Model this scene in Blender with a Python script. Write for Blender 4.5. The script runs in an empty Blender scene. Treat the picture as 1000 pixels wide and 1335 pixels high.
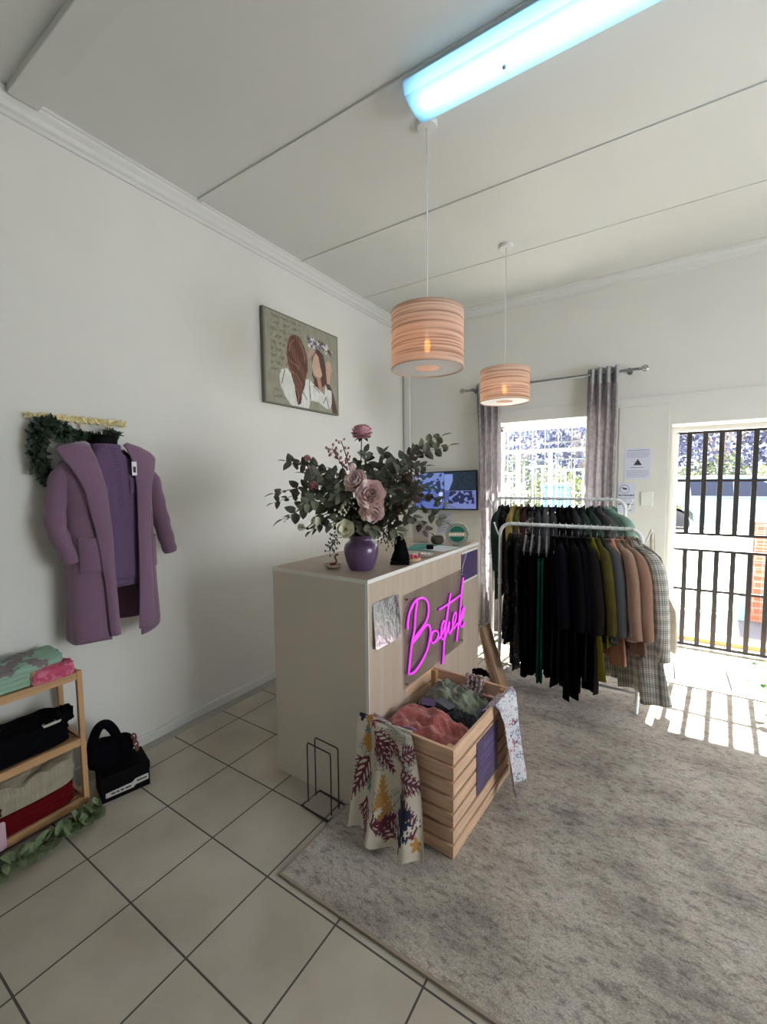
import bpy, math, random
import numpy as np
from mathutils import Vector, Matrix, noise
random.seed(7)
rng = np.random.RandomState(11)
PI = math.pi
COL = bpy.context.scene.collection
MATS = {}
def lin(c):
    return tuple(((v/12.92) if v <= .04045 else ((v+.055)/1.055)**2.4) for v in [q/255 for q in c])
# ------------------------------------------------------------------ materials
def mat(name, rgb=(200,200,200), rough=.6, metal=0, var=0, vscale=8, bump=0, bscale=60, emit=0, ergb=None, alpha=None, spec=.5, stretch=None, sheen=0, coat=0):
    m = bpy.data.materials.new(name); m.use_nodes = True; MATS[name] = m
    nt = m.node_tree; N = nt.nodes; L = nt.links; b = N['Principled BSDF']
    c = lin(rgb)
    b.inputs['Base Color'].default_value = (*c, 1)
    b.inputs['Roughness'].default_value = rough; b.inputs['Metallic'].default_value = metal
    b.inputs['Specular IOR Level'].default_value = spec
    if sheen: b.inputs['Sheen Weight'].default_value = sheen
    if coat: b.inputs['Coat Weight'].default_value = coat
    if emit:
        b.inputs['Emission Color'].default_value = (*lin(ergb or rgb), 1); b.inputs['Emission Strength'].default_value = emit
    tc = N.new('ShaderNodeTexCoord'); mp = N.new('ShaderNodeMapping'); L.new(tc.outputs['Object'], mp.inputs[0])
    if stretch: mp.inputs['Scale'].default_value = stretch
    if var:
        t = N.new('ShaderNodeTexNoise'); t.inputs['Scale'].default_value = vscale; t.inputs['Detail'].default_value = 5
        L.new(mp.outputs[0], t.inputs[0])
        r = N.new('ShaderNodeValToRGB'); e = r.color_ramp.elements
        e[0].position = .3; e[1].position = .7
        e[0].color = (*[max(0, v*(1-var)) for v in c], 1); e[1].color = (*[min(1, v*(1+var)) for v in c], 1)
        L.new(t.outputs[0], r.inputs[0]); L.new(r.outputs[0], b.inputs['Base Color'])
    if bump:
        t2 = N.new('ShaderNodeTexNoise'); t2.inputs['Scale'].default_value = bscale; t2.inputs['Detail'].default_value = 4
        L.new(mp.outputs[0], t2.inputs[0])
        bp = N.new('ShaderNodeBump'); bp.inputs['Strength'].default_value = bump; bp.inputs['Distance'].default_value = .01
        L.new(t2.outputs[0], bp.inputs['Height']); L.new(bp.outputs[0], b.inputs['Normal'])
    return m
def nodes(m): return m.node_tree.nodes, m.node_tree.links, m.node_tree.nodes['Principled BSDF']
def ramp(N, stops, interp='LINEAR'):
    r = N.new('ShaderNodeValToRGB'); r.color_ramp.interpolation = interp
    e = r.color_ramp.elements
    while len(e) < len(stops): e.new(.5)
    for k, (p, c) in enumerate(stops): e[k].position = p; e[k].color = (*lin(c), 1)
    return r
def cmat(name, rough=.8, bump=0, bscale=200, sheen=0):   # print carried by a colour attribute
    m = mat(name, (255,255,255), rough, bump=bump, bscale=bscale, sheen=sheen); N, L, b = nodes(m)
    a = N.new('ShaderNodeVertexColor'); a.layer_name = 'print'; L.new(a.outputs[0], b.inputs['Base Color']); return m
def glassy(name, tint=(255,255,255), gloss=.08, rough=.02):
    m = bpy.data.materials.new(name); m.use_nodes = True; MATS[name] = m
    N, L = m.node_tree.nodes, m.node_tree.links; N.clear()
    o = N.new('ShaderNodeOutputMaterial'); mx = N.new('ShaderNodeMixShader'); t = N.new('ShaderNodeBsdfTransparent'); g = N.new('ShaderNodeBsdfGlossy')
    t.inputs[0].default_value = (*lin(tint), 1); g.inputs['Roughness'].default_value = rough; mx.inputs[0].default_value = gloss
    L.new(t.outputs[0], mx.inputs[1]); L.new(g.outputs[0], mx.inputs[2]); L.new(mx.outputs[0], o.inputs[0]); return m
# ------------------------------------------------------------------ mesh builder
class MB:
    def __init__(s): s.v = []; s.f = []; s.mi = []; s.cur = 0; s.c = None
    def add(s, vs, fs):
        n = len(s.v); s.v += [tuple(q) for q in vs]; s.f += [tuple(i+n for i in f) for f in fs]; s.mi += [s.cur]*len(fs); return s
    def m(s, i): s.cur = i; return s
    def box(s, x0, x1, y0, y1, z0, z1, M=None):
        vs = [Vector((x, y, z)) for x in (x0, x1) for y in (y0, y1) for z in (z0, z1)]
        if M is not None: vs = [M @ q for q in vs]
        return s.add(vs, [(0,1,3,2),(4,6,7,5),(0,4,5,1),(2,3,7,6),(0,2,6,4),(1,5,7,3)])
    def obox(s, p0, p1, w, h, up=(0,0,1)):     # bar from p0 to p1, width w, height h
        p0, p1 = Vector(p0), Vector(p1); d = (p1-p0).normalized(); up = Vector(up)
        if abs(d.dot(up)) > .99: up = Vector((1,0,0))
        a = d.cross(up).normalized()*w/2; b = a.cross(d).normalized()*h/2
        vs = [p+i*a+j*b for p in (p0, p1) for i, j in ((-1,-1),(1,-1),(1,1),(-1,1))]
        return s.add(vs, [(3,2,1,0),(4,5,6,7),(0,1,5,4),(1,2,6,5),(2,3,7,6),(3,0,4,7)])
    def tube(s, pts, r, n=10, closed=False, ry=None):
        pts = [Vector(p) for p in pts]; N = len(pts); rr = r if isinstance(r, (list, tuple)) else [r]*N
        vs = []; prev = None
        for i, p in enumerate(pts):
            if closed: d = pts[(i+1) % N]-pts[i-1]
            else: d = pts[min(i+1, N-1)]-pts[max(i-1, 0)]
            d.normalize()
            if prev is None:
                u = Vector((0,0,1)) if abs(d.z) < .9 else Vector((1,0,0)); a = d.cross(u).normalized()
            else:
                a = prev-d*prev.dot(d)
                a = a.normalized() if a.length > 1e-6 else d.orthogonal().normalized()
            prev = a; b = d.cross(a)
            for k in range(n):
                t = 2*PI*k/n; vs.append(p+a*math.cos(t)*rr[i]+b*math.sin(t)*(ry if ry else rr[i]))
        fs = []
        for i in range(N if closed else N-1):
            j = (i+1) % N
            for k in range(n): fs.append((i*n+k, i*n+(k+1) % n, j*n+(k+1) % n, j*n+k))
        if not closed: fs += [tuple(range(n))[::-1], tuple((N-1)*n+k for k in range(n))]
        return s.add(vs, fs)
    def cyl(s, p0, p1, r, n=16): return s.tube([p0, p1], r, n)
    def lathe(s, prof, c=(0,0,0), n=32, M=None, sx=1, sy=1):
        vs = []; fs = []
        for (r, z) in prof:
            for k in range(n):
                t = 2*PI*k/n; q = Vector((r*math.cos(t)*sx, r*math.sin(t)*sy, z))
                if M is not None: q = M @ q
                vs.append(q+Vector(c))
        for i in range(len(prof)-1):
            for k in range(n): fs.append((i*n+k, i*n+(k+1) % n, (i+1)*n+(k+1) % n, (i+1)*n+k))
        if prof[0][0] > 1e-5: fs.append(tuple(range(n))[::-1])
        if prof[-1][0] > 1e-5: fs.append(tuple((len(prof)-1)*n+k for k in range(n)))
        return s.add(vs, fs)
    def ell(s, c, r, M=None, n=16, m=10):
        pr = [(max(math.sin(PI*i/m), 0 if i in (0, m) else 0), -math.cos(PI*i/m)) for i in range(m+1)]
        S = Matrix.Diagonal(Vector(r)) if not isinstance(r, (int, float)) else Matrix.Diagonal(Vector((r, r, r)))
        X = (M.to_3x3() @ S) if M is not None else S
        return s.lathe([(a, z) for a, z in pr], c, n, X)
    def sheet(s, fn, nu, nv, thick=0, wrap=False, colfn=None):
        P = [[Vector(fn(i/nu, j/nv)) for i in range(nu+(0 if wrap else 1))] for j in range(nv+1)]
        W = len(P[0]); vs = [p for r in P for p in r]; fs = []
        for j in range(nv):
            for i in range(W if wrap else W-1):
                k = (i+1) % W; fs.append((j*W+i, j*W+k, (j+1)*W+k, (j+1)*W+i))
        if thick:
            n = len(vs); nor = [Vector() for _ in vs]
            for f in fs:
                q = (vs[f[2]]-vs[f[0]]).cross(vs[f[3]]-vs[f[1]])
                for i in f: nor[i] += q
            back = [vs[i]-(nor[i].normalized()*thick if nor[i].length > 1e-12 else Vector()) for i in range(n)]
            b = [tuple(i+n for i in reversed(f)) for f in fs]; edge = []
            for i in range(W-1 if not wrap else W):
                k = (i+1) % W
                edge.append((k, i, i+n, k+n)); a = nv*W+i; c = nv*W+k; edge.append((a, c, c+n, a+n))
            if not wrap:
                for j in range(nv):
                    a = j*W; c = (j+1)*W; edge.append((a, c, c+n, a+n)); a = j*W+W-1; c = (j+1)*W+W-1; edge.append((c, a, a+n, c+n))
            vs = vs+back; fs = fs+b+edge
        return s.add(vs, fs)
    def loft(s, rings, cap=True):
        n = len(rings[0]); vs = [p for r in rings for p in r]; fs = []
        for i in range(len(rings)-1):
            for k in range(n): fs.append((i*n+k, i*n+(k+1) % n, (i+1)*n+(k+1) % n, (i+1)*n+k))
        if cap: fs += [tuple(range(n))[::-1], tuple((len(rings)-1)*n+k for k in range(n))]
        return s.add(vs, fs)
    def prism(s, pts, d, M=None):          # polygon pts 3D extruded along vector d
        pts = [Vector(p) for p in pts]; d = Vector(d); n = len(pts); vs = pts+[p+d for p in pts]
        if M is not None: vs = [M @ q for q in vs]
        return s.add(vs, [tuple(range(n))[::-1], tuple(range(n, 2*n))]+[(i, (i+1) % n, (i+1) % n+n, i+n) for i in range(n)])
def fixnormals(me):
    import bmesh
    bm = bmesh.new(); bm.from_mesh(me); bmesh.ops.recalc_face_normals(bm, faces=bm.faces); bm.to_mesh(me); bm.free()
WL = {}
def wloc(o):
    return WL.get(o.name, Vector((0,0,0))) if o is not None else Vector((0,0,0))
def build(mb, name, mats, parent=None, smooth=False, bevel=0, subd=0, origin=None, cols=None, fix=True, seg=2):
    if not isinstance(mats, (list, tuple)): mats = [mats]
    me = bpy.data.meshes.new(name)
    V = np.array(mb.v, dtype=float)
    if parent is not None: org = wloc(parent)
    elif origin is not None: org = Vector(origin)
    else:
        lo, hi = V.min(0), V.max(0); org = Vector(((lo[0]+hi[0])/2, (lo[1]+hi[1])/2, lo[2]))
    V = V-np.array(org)
    me.from_pydata([tuple(q) for q in V], [], mb.f)
    for m_ in mats: me.materials.append(MATS[m_] if isinstance(m_, str) else m_)
    if len(mats) > 1: me.polygons.foreach_set('material_index', mb.mi)
    if cols is not None:
        a = me.color_attributes.new('print', 'FLOAT_COLOR', 'POINT')
        c = np.ones((len(mb.v), 4), dtype=np.float32); c[:, :3] = np.resize(cols, (len(mb.v), 3)) if len(cols) != len(mb.v) else cols
        a.data.foreach_set('color', c.ravel())
    if fix: fixnormals(me)
    if smooth:
        me.polygons.foreach_set('use_smooth', [True]*len(me.polygons))
        if smooth == 'auto': me.set_sharp_from_angle(angle=math.radians(40))
    o = bpy.data.objects.new(name, me); COL.objects.link(o)
    if parent is not None: o.parent = parent; WL[o.name] = wloc(parent)
    else: o.location = org; WL[o.name] = Vector(org)
    if bevel:
        b = o.modifiers.new('bevel', 'BEVEL'); b.width = bevel; b.segments = seg; b.limit_method = 'ANGLE'; b.angle_limit = math.radians(40)
    if subd:
        b = o.modifiers.new('sub', 'SUBSURF'); b.levels = subd; b.render_levels = subd
    return o
def tag(o, label=None, cat=None, group=None, kind=None):
    if label: o['label'] = label
    if cat: o['category'] = cat
    if group: o['group'] = group
    if kind: o['kind'] = kind
    return o
def E_(name, loc, label=None, cat=None, group=None):
    o = bpy.data.objects.new(name, None); COL.objects.link(o); o.location = loc; o.empty_display_size = .05; WL[o.name] = Vector(loc)
    return tag(o, label, cat, group)
def S_(mb, name, mats, **k): return tag(build(mb, name, mats, **k), kind='structure')
def spline(pts, n=8):
    P = [Vector(p) for p in pts]; out = []
    for i in range(len(P)-1):
        a = P[max(i-1, 0)]; b = P[i]; c = P[i+1]; d = P[min(i+2, len(P)-1)]
        for k in range(n):
            t = k/n; out.append(.5*((2*b)+(c-a)*t+(2*a-5*b+4*c-d)*t*t+(3*b-a-3*c+d)*t**3))
    out.append(P[-1]); return out
def lerp(tab, t):
    for i in range(len(tab)-1):
        a, b = tab[i], tab[i+1]
        if t <= b[0]:
            k = (t-a[0])/(b[0]-a[0]) if b[0] > a[0] else 0
            k = k*k*(3-2*k) if len(tab) < 3 else k
            return [a[q]+(b[q]-a[q])*k for q in range(1, len(a))]
    return list(tab[-1][1:])
def nz(x, y, z=0): return noise.noise(Vector((x, y, z)))
def RZ(a): return Matrix.Rotation(a, 4, 'Z')
def T(x, y, z): return Matrix.Translation((x, y, z))
def text(body, size, M, matname, parent, name='lettering', ext=.0008):
    c = bpy.data.curves.new(name, 'FONT'); c.body = body; c.size = size; c.extrude = ext; c.align_x = 'CENTER'; c.align_y = 'CENTER'
    tmp = bpy.data.objects.new('t', c); COL.objects.link(tmp)
    dg = bpy.context.evaluated_depsgraph_get(); me = bpy.data.meshes.new_from_object(tmp.evaluated_get(dg))
    bpy.data.objects.remove(tmp); me.transform(M); me.transform(Matrix.Translation(-wloc(parent)))
    me.materials.clear(); me.materials.append(MATS[matname])
    o = bpy.data.objects.new(name, me); COL.objects.link(o); o.parent = parent; WL[o.name] = wloc(parent); return o
# ------------------------------------------------------------------ palette
mat('wallpaint', (222,220,214), .75, var=.02, vscale=3, bump=.12, bscale=14)
mat('ceilpaint', (210,211,207), .8, var=.015, vscale=2, bump=.05, bscale=20)
mat('trimpaint', (216,216,212), .5)
mat('outwall', (190,188,180), .8, bump=.1, bscale=30)
mat('whitemetal', (226,228,228), .35, coat=.2)
mat('graymetal', (140,140,142), .35, metal=.8)
mat('chrome', (200,200,200), .18, metal=1)
mat('darkmetal', (52,50,50), .45, metal=.3)
mat('blackwire', (14,14,15), .4)
mat('black', (12,12,14), .6)
mat('blackcloth', (9,9,12), .95, var=.15, vscale=30, bump=.2, bscale=120)
mat('whiteplastic', (232,232,228), .4)
mat('laminate', (212,202,190), .45, var=.01)
mat('edgeband', (228,226,220), .5)
mat('pine', (208,172,142), .6, var=.2, vscale=5, stretch=(1,8,14), bump=.08, bscale=60)
mat('pinex', (208,172,142), .6, var=.2, vscale=5, stretch=(14,1,14), bump=.08, bscale=60)
mat('beech', (190,148,104), .55, var=.12, vscale=5, stretch=(16,1,16))
mat('beechz', (190,148,104), .55, var=.12, vscale=5, stretch=(14,14,1))
mat('plywood', (160,128,100), .6, var=.1, vscale=6)
mat('ash', (186,168,150), .5, var=.09, vscale=4, stretch=(7,7,.35))
mat('ashtop', (172,154,138), .5, var=.09, vscale=4, stretch=(7,.35,7))
mat('gold', (196,180,132), .38, metal=.7, var=.3, vscale=60, bump=.6, bscale=80)
mat('leafdark', (42,58,42), .7, var=.35, vscale=25)
mat('leafgarland', (62,78,62), .65, var=.4, vscale=30)
mat('leafeuc', (98,102,84), .7, var=.35, vscale=18)
mat('leafbrown', (84,66,60), .7, var=.3, vscale=18)
mat('leaffloor', (122,136,100), .6, var=.35, vscale=14)
mat('leafbright', (96,150,52), .5, var=.3, vscale=14)
mat('twig', (88,76,60), .8)
mat('peony', (204,150,162), .8, var=.2, vscale=60)
mat('blush', (250,222,220), .75, var=.14, vscale=30)
mat('cream', (230,228,206), .75, var=.08, vscale=30)
mat('budrose', (168,116,112), .8, var=.2, vscale=40)
mat('vase', (92,68,102), .32, coat=.5, bump=.08, bscale=8, stretch=(1,1,9))
mat('lilaccoat', (128,99,121), .95, var=.05, vscale=90, bump=.25, bscale=220, sheen=.3)
mat('lilacknit', (104,82,112), .95, var=.06, vscale=90, bump=.35, bscale=160, stretch=(1,1,.3), sheen=.2)
mat('knithole', (84,62,98), .9)
mat('tagwhite', (226,222,230), .6)
mat('purplecard', (88,74,108), .35, var=.2, vscale=9)
mat('purplegloss', (206,198,222), .13, metal=.85, bump=.32, bscale=26)
mat('purplelining', (150,126,172), .6)
mat('neon', (232,70,226), .4, emit=.13, ergb=(236,70,236))
mat('neonback', (120,30,130), .5)
mat('coral', (176,92,86), .98, var=.22, vscale=70, bump=.8, bscale=180, sheen=.4)
mat('olive', (118,126,108), .9, var=.06, vscale=10, bump=.15, bscale=60)
mat('slate', (92,100,104), .85, var=.1, vscale=12)
mat('charcoal', (50,54,58), .85, var=.1, vscale=12)
mat('creamknit', (160,150,130), .95, bump=.7, bscale=90, stretch=(1,1,.15), var=.08, vscale=40)
mat('redcloth', (96,16,20), .95, var=.1, vscale=40)
mat('maroon', (60,14,20), .95)
mat('pinkcard', (206,170,186), .6)
mat('boxlabel', (190,184,176), .6)
mat('ink', (60,58,66), .7)
mat('inkpale', (128,130,150), .7)
mat('paper', (214,216,232), .7)
mat('papersheet', (222,224,232), .6)
mat('teal', (44,138,122), .5)
mat('tealdark', (18,104,88), .35)
mat('terracotta', (150,78,62), .6)
mat('sand', (186,164,140), .6)
mat('pinkcandy', (214,96,116), .45, var=.4, vscale=60)
mat('speckle', (196,190,182), .5, var=.4, vscale=90)
mat('tortoise', (120,70,54), .35, var=.6, vscale=60)
mat('tv_black', (10,12,16), .25)
mat('bulbglass', (255,190,110), .3, emit=1.2, ergb=(255,170,90))
mat('filament', (255,200,120), .3, emit=6, ergb=(255,176,90))
mat('shadeinner', (250,236,226), .8)
mat('diffuserwhite', (240,236,232), .7)
mat('tube', (235,248,255), .4, emit=2.4, ergb=(176,220,238))
mat('carbody', (78,102,112), .5, coat=.1)
mat('carglass', (12,18,34), .4, spec=.15)
mat('tyre', (24,24,26), .8)
mat('paving', (196,190,180), .85, var=.05, vscale=3)
mat('screed', (160,156,148), .8, var=.05, vscale=6)
mat('concrete', (46,46,52), .9, var=.16, vscale=5)
mat('kerb', (146,104,62), .8, var=.35, vscale=8)
mat('road', (150,150,152), .9, var=.05, vscale=2)
mat('brickout', (188,104,76), .85)
mat('bluepost', (92,110,138), .5)
mat('bluebin', (30,84,140), .5)
mat('hedge', (92,98,50), .8, var=.4, vscale=1.6)
mat('hedgeb', (64,74,44), .8, var=.4, vscale=1.6)
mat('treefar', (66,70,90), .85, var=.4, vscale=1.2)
mat('trunk', (130,116,104), .9)
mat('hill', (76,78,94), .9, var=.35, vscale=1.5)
glassy('windowglass', (250,252,252), .06)
glassy('acrylic', (244,244,244), .10, .05)
glassy('bulbclear', (255,226,190), .15, .05)
cmat('canvasprint', .75, .1, 300); cmat('tropical', .9, .1, 120); cmat('screen', .3)
nodes(MATS['screen'])[2].inputs['Emission Strength'].default_value = .18
_N, _L, _b = nodes(MATS['screen']); _L.new(_N['Color Attribute'].outputs[0] if 'Color Attribute' in _N else [n for n in _N if n.type == 'VERTEX_COLOR'][0].outputs[0], _b.inputs['Emission Color'])
# floor tiles
def tiles():
    m = mat('tiles', (186,184,174), .32); N, L, b = nodes(m)
    tc = N.new('ShaderNodeTexCoord'); mp = N.new('ShaderNodeMapping'); mp.inputs['Location'].default_value = (-.2475+.34*30, .34*30, 0)
    L.new(tc.outputs['Object'], mp.inputs[0])
    br = N.new('ShaderNodeTexBrick'); br.offset = 0; br.squash = 1
    for k, v in (('Scale', 1), ('Mortar Size', .0034), ('Mortar Smooth', .1), ('Bias', 0), ('Brick Width', .34), ('Row Height', .34)): br.inputs[k].default_value = v
    br.inputs['Color1'].default_value = (*lin((190,180,166)), 1); br.inputs['Color2'].default_value = (*lin((182,174,160)), 1); br.inputs['Mortar'].default_value = (*lin((84,76,72)), 1)
    L.new(mp.outputs[0], br.inputs[0])
    nt_ = N.new('ShaderNodeTexNoise'); nt_.inputs['Scale'].default_value = 3.2; nt_.inputs['Detail'].default_value = 6; L.new(tc.outputs['Object'], nt_.inputs[0])
    r = ramp(N, [(.35, (232,228,226)), (.65, (255,255,255))]); L.new(nt_.outputs[0], r.inputs[0])
    mx = N.new('ShaderNodeMix'); mx.data_type = 'RGBA'; mx.blend_type = 'MULTIPLY'; mx.inputs[0].default_value = 1
    L.new(br.outputs[0], mx.inputs[6]); L.new(r.outputs[0], mx.inputs[7]); L.new(mx.outputs[2], b.inputs['Base Color'])
    bp = N.new('ShaderNodeBump'); bp.inputs['Strength'].default_value = .4; bp.inputs['Distance'].default_value = .002; bp.invert = True
    L.new(br.outputs['Fac'], bp.inputs['Height']); L.new(bp.outputs[0], b.inputs['Normal'])
    rr = N.new('ShaderNodeMapRange'); rr.inputs[3].default_value = .3; rr.inputs[4].default_value = .9; L.new(br.outputs['Fac'], rr.inputs[0]); L.new(rr.outputs[0], b.inputs['Roughness'])
tiles()
def rugmat():
    m = mat('rugpile', (170,160,148), .98); N, L, b = nodes(m); b.inputs['Specular IOR Level'].default_value = .1
    tc = N.new('ShaderNodeTexCoord')
    mp = N.new('ShaderNodeMapping'); mp.inputs['Rotation'].default_value = (0, 0, .5); mp.inputs['Scale'].default_value = (1, 2.0, 1); L.new(tc.outputs['Object'], mp.inputs[0])
    def noi(sc, det, rough, src):
        t = N.new('ShaderNodeTexNoise'); t.inputs['Scale'].default_value = sc; t.inputs['Detail'].default_value = det; t.inputs['Roughness'].default_value = rough; L.new(src, t.inputs[0]); return t
    n1 = noi(2.2, 9, .72, mp.outputs[0]); n2 = noi(150, 2, .6, mp.outputs[0]); n3 = noi(26, 5, .75, mp.outputs[0])
    r1 = ramp(N, [(.36, (152,142,136)), (.47, (186,175,164)), (.56, (200,189,178)), (.7, (210,201,192))]); L.new(n1.outputs[0], r1.inputs[0])
    r2 = ramp(N, [(.3, (176,176,176)), (.65, (255,255,255))]); L.new(n2.outputs[0], r2.inputs[0])
    r3 = ramp(N, [(.36, (178,176,178)), (.5, (255,255,255))]); L.new(n3.outputs[0], r3.inputs[0])
    def mul(a, c, f):
        x = N.new('ShaderNodeMix'); x.data_type = 'RGBA'; x.blend_type = 'MULTIPLY'; x.inputs[0].default_value = f; L.new(a, x.inputs[6]); L.new(c, x.inputs[7]); return x.outputs[2]
    c = mul(mul(r1.outputs[0], r2.outputs[0], .8), r3.outputs[0], .8); L.new(c, b.inputs['Base Color'])
    bp = N.new('ShaderNodeBump'); bp.inputs['Strength'].default_value = .7; bp.inputs['Distance'].default_value = .006
    ad = N.new('ShaderNodeMath'); ad.operation = 'ADD'; L.new(n2.outputs[0], ad.inputs[0]); L.new(n3.outputs[0], ad.inputs[1]); L.new(ad.outputs[0], bp.inputs['Height']); L.new(bp.outputs[0], b.inputs['Normal'])
rugmat(); mat('rugedge', (150,136,122), .95)
def shademat():       # woven, horizontally slubbed linen that glows through
    m = bpy.data.materials.new('linenshade'); m.use_nodes = True; MATS['linenshade'] = m
    N, L = m.node_tree.nodes, m.node_tree.links; N.clear()
    o = N.new('ShaderNodeOutputMaterial'); mx = N.new('ShaderNodeMixShader'); d = N.new('ShaderNodeBsdfDiffuse'); t = N.new('ShaderNodeBsdfTranslucent'); mx.inputs[0].default_value = .5
    tc = N.new('ShaderNodeTexCoord'); mp = N.new('ShaderNodeMapping'); mp.inputs['Scale'].default_value = (1.2, 1.2, 72); L.new(tc.outputs['Object'], mp.inputs[0])
    n = N.new('ShaderNodeTexNoise'); n.inputs['Scale'].default_value = 1.4; n.inputs['Detail'].default_value = 2; L.new(mp.outputs[0], n.inputs[0])
    r = ramp(N, [(.36, (172,148,132)), (.47, (218,196,180)), (.7, (230,212,198))]); L.new(n.outputs[0], r.inputs[0])
    L.new(r.outputs[0], d.inputs[0]); L.new(r.outputs[0], t.inputs[0])
    L.new(d.outputs[0], mx.inputs[1]); L.new(t.outputs[0], mx.inputs[2]); tr_ = N.new('ShaderNodeBsdfTransparent'); m2 = N.new('ShaderNodeMixShader'); m2.inputs[0].default_value = .07; L.new(mx.outputs[0], m2.inputs[1]); L.new(tr_.outputs[0], m2.inputs[2]); L.new(m2.outputs[0], o.inputs[0])
shademat()
def curtainmat():
    m = bpy.data.materials.new('curtaincloth'); m.use_nodes = True; MATS['curtaincloth'] = m
    N, L = m.node_tree.nodes, m.node_tree.links; N.clear()
    o = N.new('ShaderNodeOutputMaterial'); mx = N.new('ShaderNodeMixShader'); d = N.new('ShaderNodeBsdfDiffuse'); t = N.new('ShaderNodeBsdfTranslucent'); mx.inputs[0].default_value = .28
    tc = N.new('ShaderNodeTexCoord'); n = N.new('ShaderNodeTexNoise'); n.inputs['Scale'].default_value = 26; n.inputs['Detail'].default_value = 6; L.new(tc.outputs['Object'], n.inputs[0])
    r = ramp(N, [(.4, (158,150,154)), (.6, (178,170,172))]); L.new(n.outputs[0], r.inputs[0])
    L.new(r.outputs[0], d.inputs[0]); L.new(r.outputs[0], t.inputs[0])
    L.new(d.outputs[0], mx.inputs[1]); L.new(t.outputs[0], mx.inputs[2]); L.new(mx.outputs[0], o.inputs[0])
curtainmat(); mat('curtainband', (170,170,172), .8)
def spots(name, base, stops, scale, rand=1):
    m = mat(name, base, .9); N, L, b = nodes(m); tc = N.new('ShaderNodeTexCoord')
    n = N.new('ShaderNodeTexNoise'); n.inputs['Scale'].default_value = scale*1.2; L.new(tc.outputs['Object'], n.inputs[0])
    v = N.new('ShaderNodeTexVoronoi'); v.inputs['Scale'].default_value = scale
    mp = N.new('ShaderNodeMix'); mp.data_type = 'VECTOR'; mp.inputs[0].default_value = .12; L.new(tc.outputs['Object'], mp.inputs[4]); L.new(n.outputs['Color'], mp.inputs[5]); L.new(mp.outputs[1], v.inputs[0])
    sx = N.new('ShaderNodeSeparateColor'); L.new(v.outputs['Color'], sx.inputs[0])
    r = ramp(N, stops, 'CONSTANT'); L.new(sx.outputs[0], r.inputs[0]); L.new(r.outputs[0], b.inputs['Base Color']); return m
spots('floralwhite', (210,208,212), [(0, (206,204,208)), (.45, (128,134,156)), (.6, (200,198,204)), (.74, (184,100,110)), (.82, (206,204,206)), (.9, (76,82,108))], 46)
spots('floralblack', (20,20,24), [(0, (18,18,22)), (.72, (196,186,176)), (.82, (40,30,40))], 60)
spots('mintfloral', (140,170,150), [(0, (140,172,150)), (.7, (206,206,196)), (.78, (120,110,112)), (.88, (136,168,148))], 14)
spots('scarfprint', (150,130,126), [(0, (186,170,164)), (.3, (60,44,50)), (.55, (150,120,112)), (.8, (48,60,52))], 60)
spots('darkprint', (18,18,20), [(0, (12,12,14)), (.8, (44,38,34)), (.93, (90,80,70))], 50)
spots('bluelace', (178,178,186), [(0, (176,176,184)), (.6, (206,206,214)), (.8, (128,130,150))], 40)
spots('pinkprint', (196,84,112), [(0, (190,76,108)), (.5, (206,112,136)), (.8, (196,92,112)), (.93, (206,160,130))], 18)
def plaid():
    m = mat('houndstooth', (150,150,146), .95); N, L, b = nodes(m); tc = N.new('ShaderNodeTexCoord')
    outs = []
    for ax, sc in (('Y', 84), ('Z', 84), ('Y', 17), ('Z', 17)):
        w = N.new('ShaderNodeTexWave'); w.wave_type = 'BANDS'; w.bands_direction = ax; w.inputs['Scale'].default_value = sc/6.2832*2; w.inputs['Distortion'].default_value = .4; w.inputs['Detail'].default_value = 1
        L.new(tc.outputs['Object'], w.inputs[0]); r = ramp(N, [(.4, (0,0,0)), (.6, (255,255,255))]); L.new(w.outputs[0], r.inputs[0]); outs.append(r.outputs[0])
    def mixc(a, c, op, f):
        x = N.new('ShaderNodeMix'); x.data_type = 'RGBA'; x.blend_type = op; x.inputs[0].default_value = f; L.new(a, x.inputs[6]); L.new(c, x.inputs[7]); return x.outputs[2]
    a = mixc(outs[0], outs[1], 'MIX', .5); c2 = mixc(outs[2], outs[3], 'MIX', .5); d = mixc(a, c2, 'MIX', .35)
    r = ramp(N, [(0, (104,102,98)), (.5, (166,162,154)), (1, (234,228,218))]); L.new(d, r.inputs[0]); L.new(r.outputs[0], b.inputs['Base Color'])
plaid()
def brickmat():
    N, L, b = nodes(MATS['brickout']); tc = N.new('ShaderNodeTexCoord'); mp = N.new('ShaderNodeMapping'); mp.inputs['Rotation'].default_value = (PI/2, 0, 0); L.new(tc.outputs['Object'], mp.inputs[0])
    br = N.new('ShaderNodeTexBrick'); L.new(mp.outputs[0], br.inputs[0])
    for k, v in (('Scale', 1), ('Mortar Size', .008), ('Brick Width', .22), ('Row Height', .075)): br.inputs[k].default_value = v
    br.inputs['Color1'].default_value = (*lin((150,74,50)), 1); br.inputs['Color2'].default_value = (*lin((126,60,42)), 1); br.inputs['Mortar'].default_value = (*lin((140,104,86)), 1)
    L.new(br.outputs[0], b.inputs['Base Color'])
brickmat()

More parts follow.
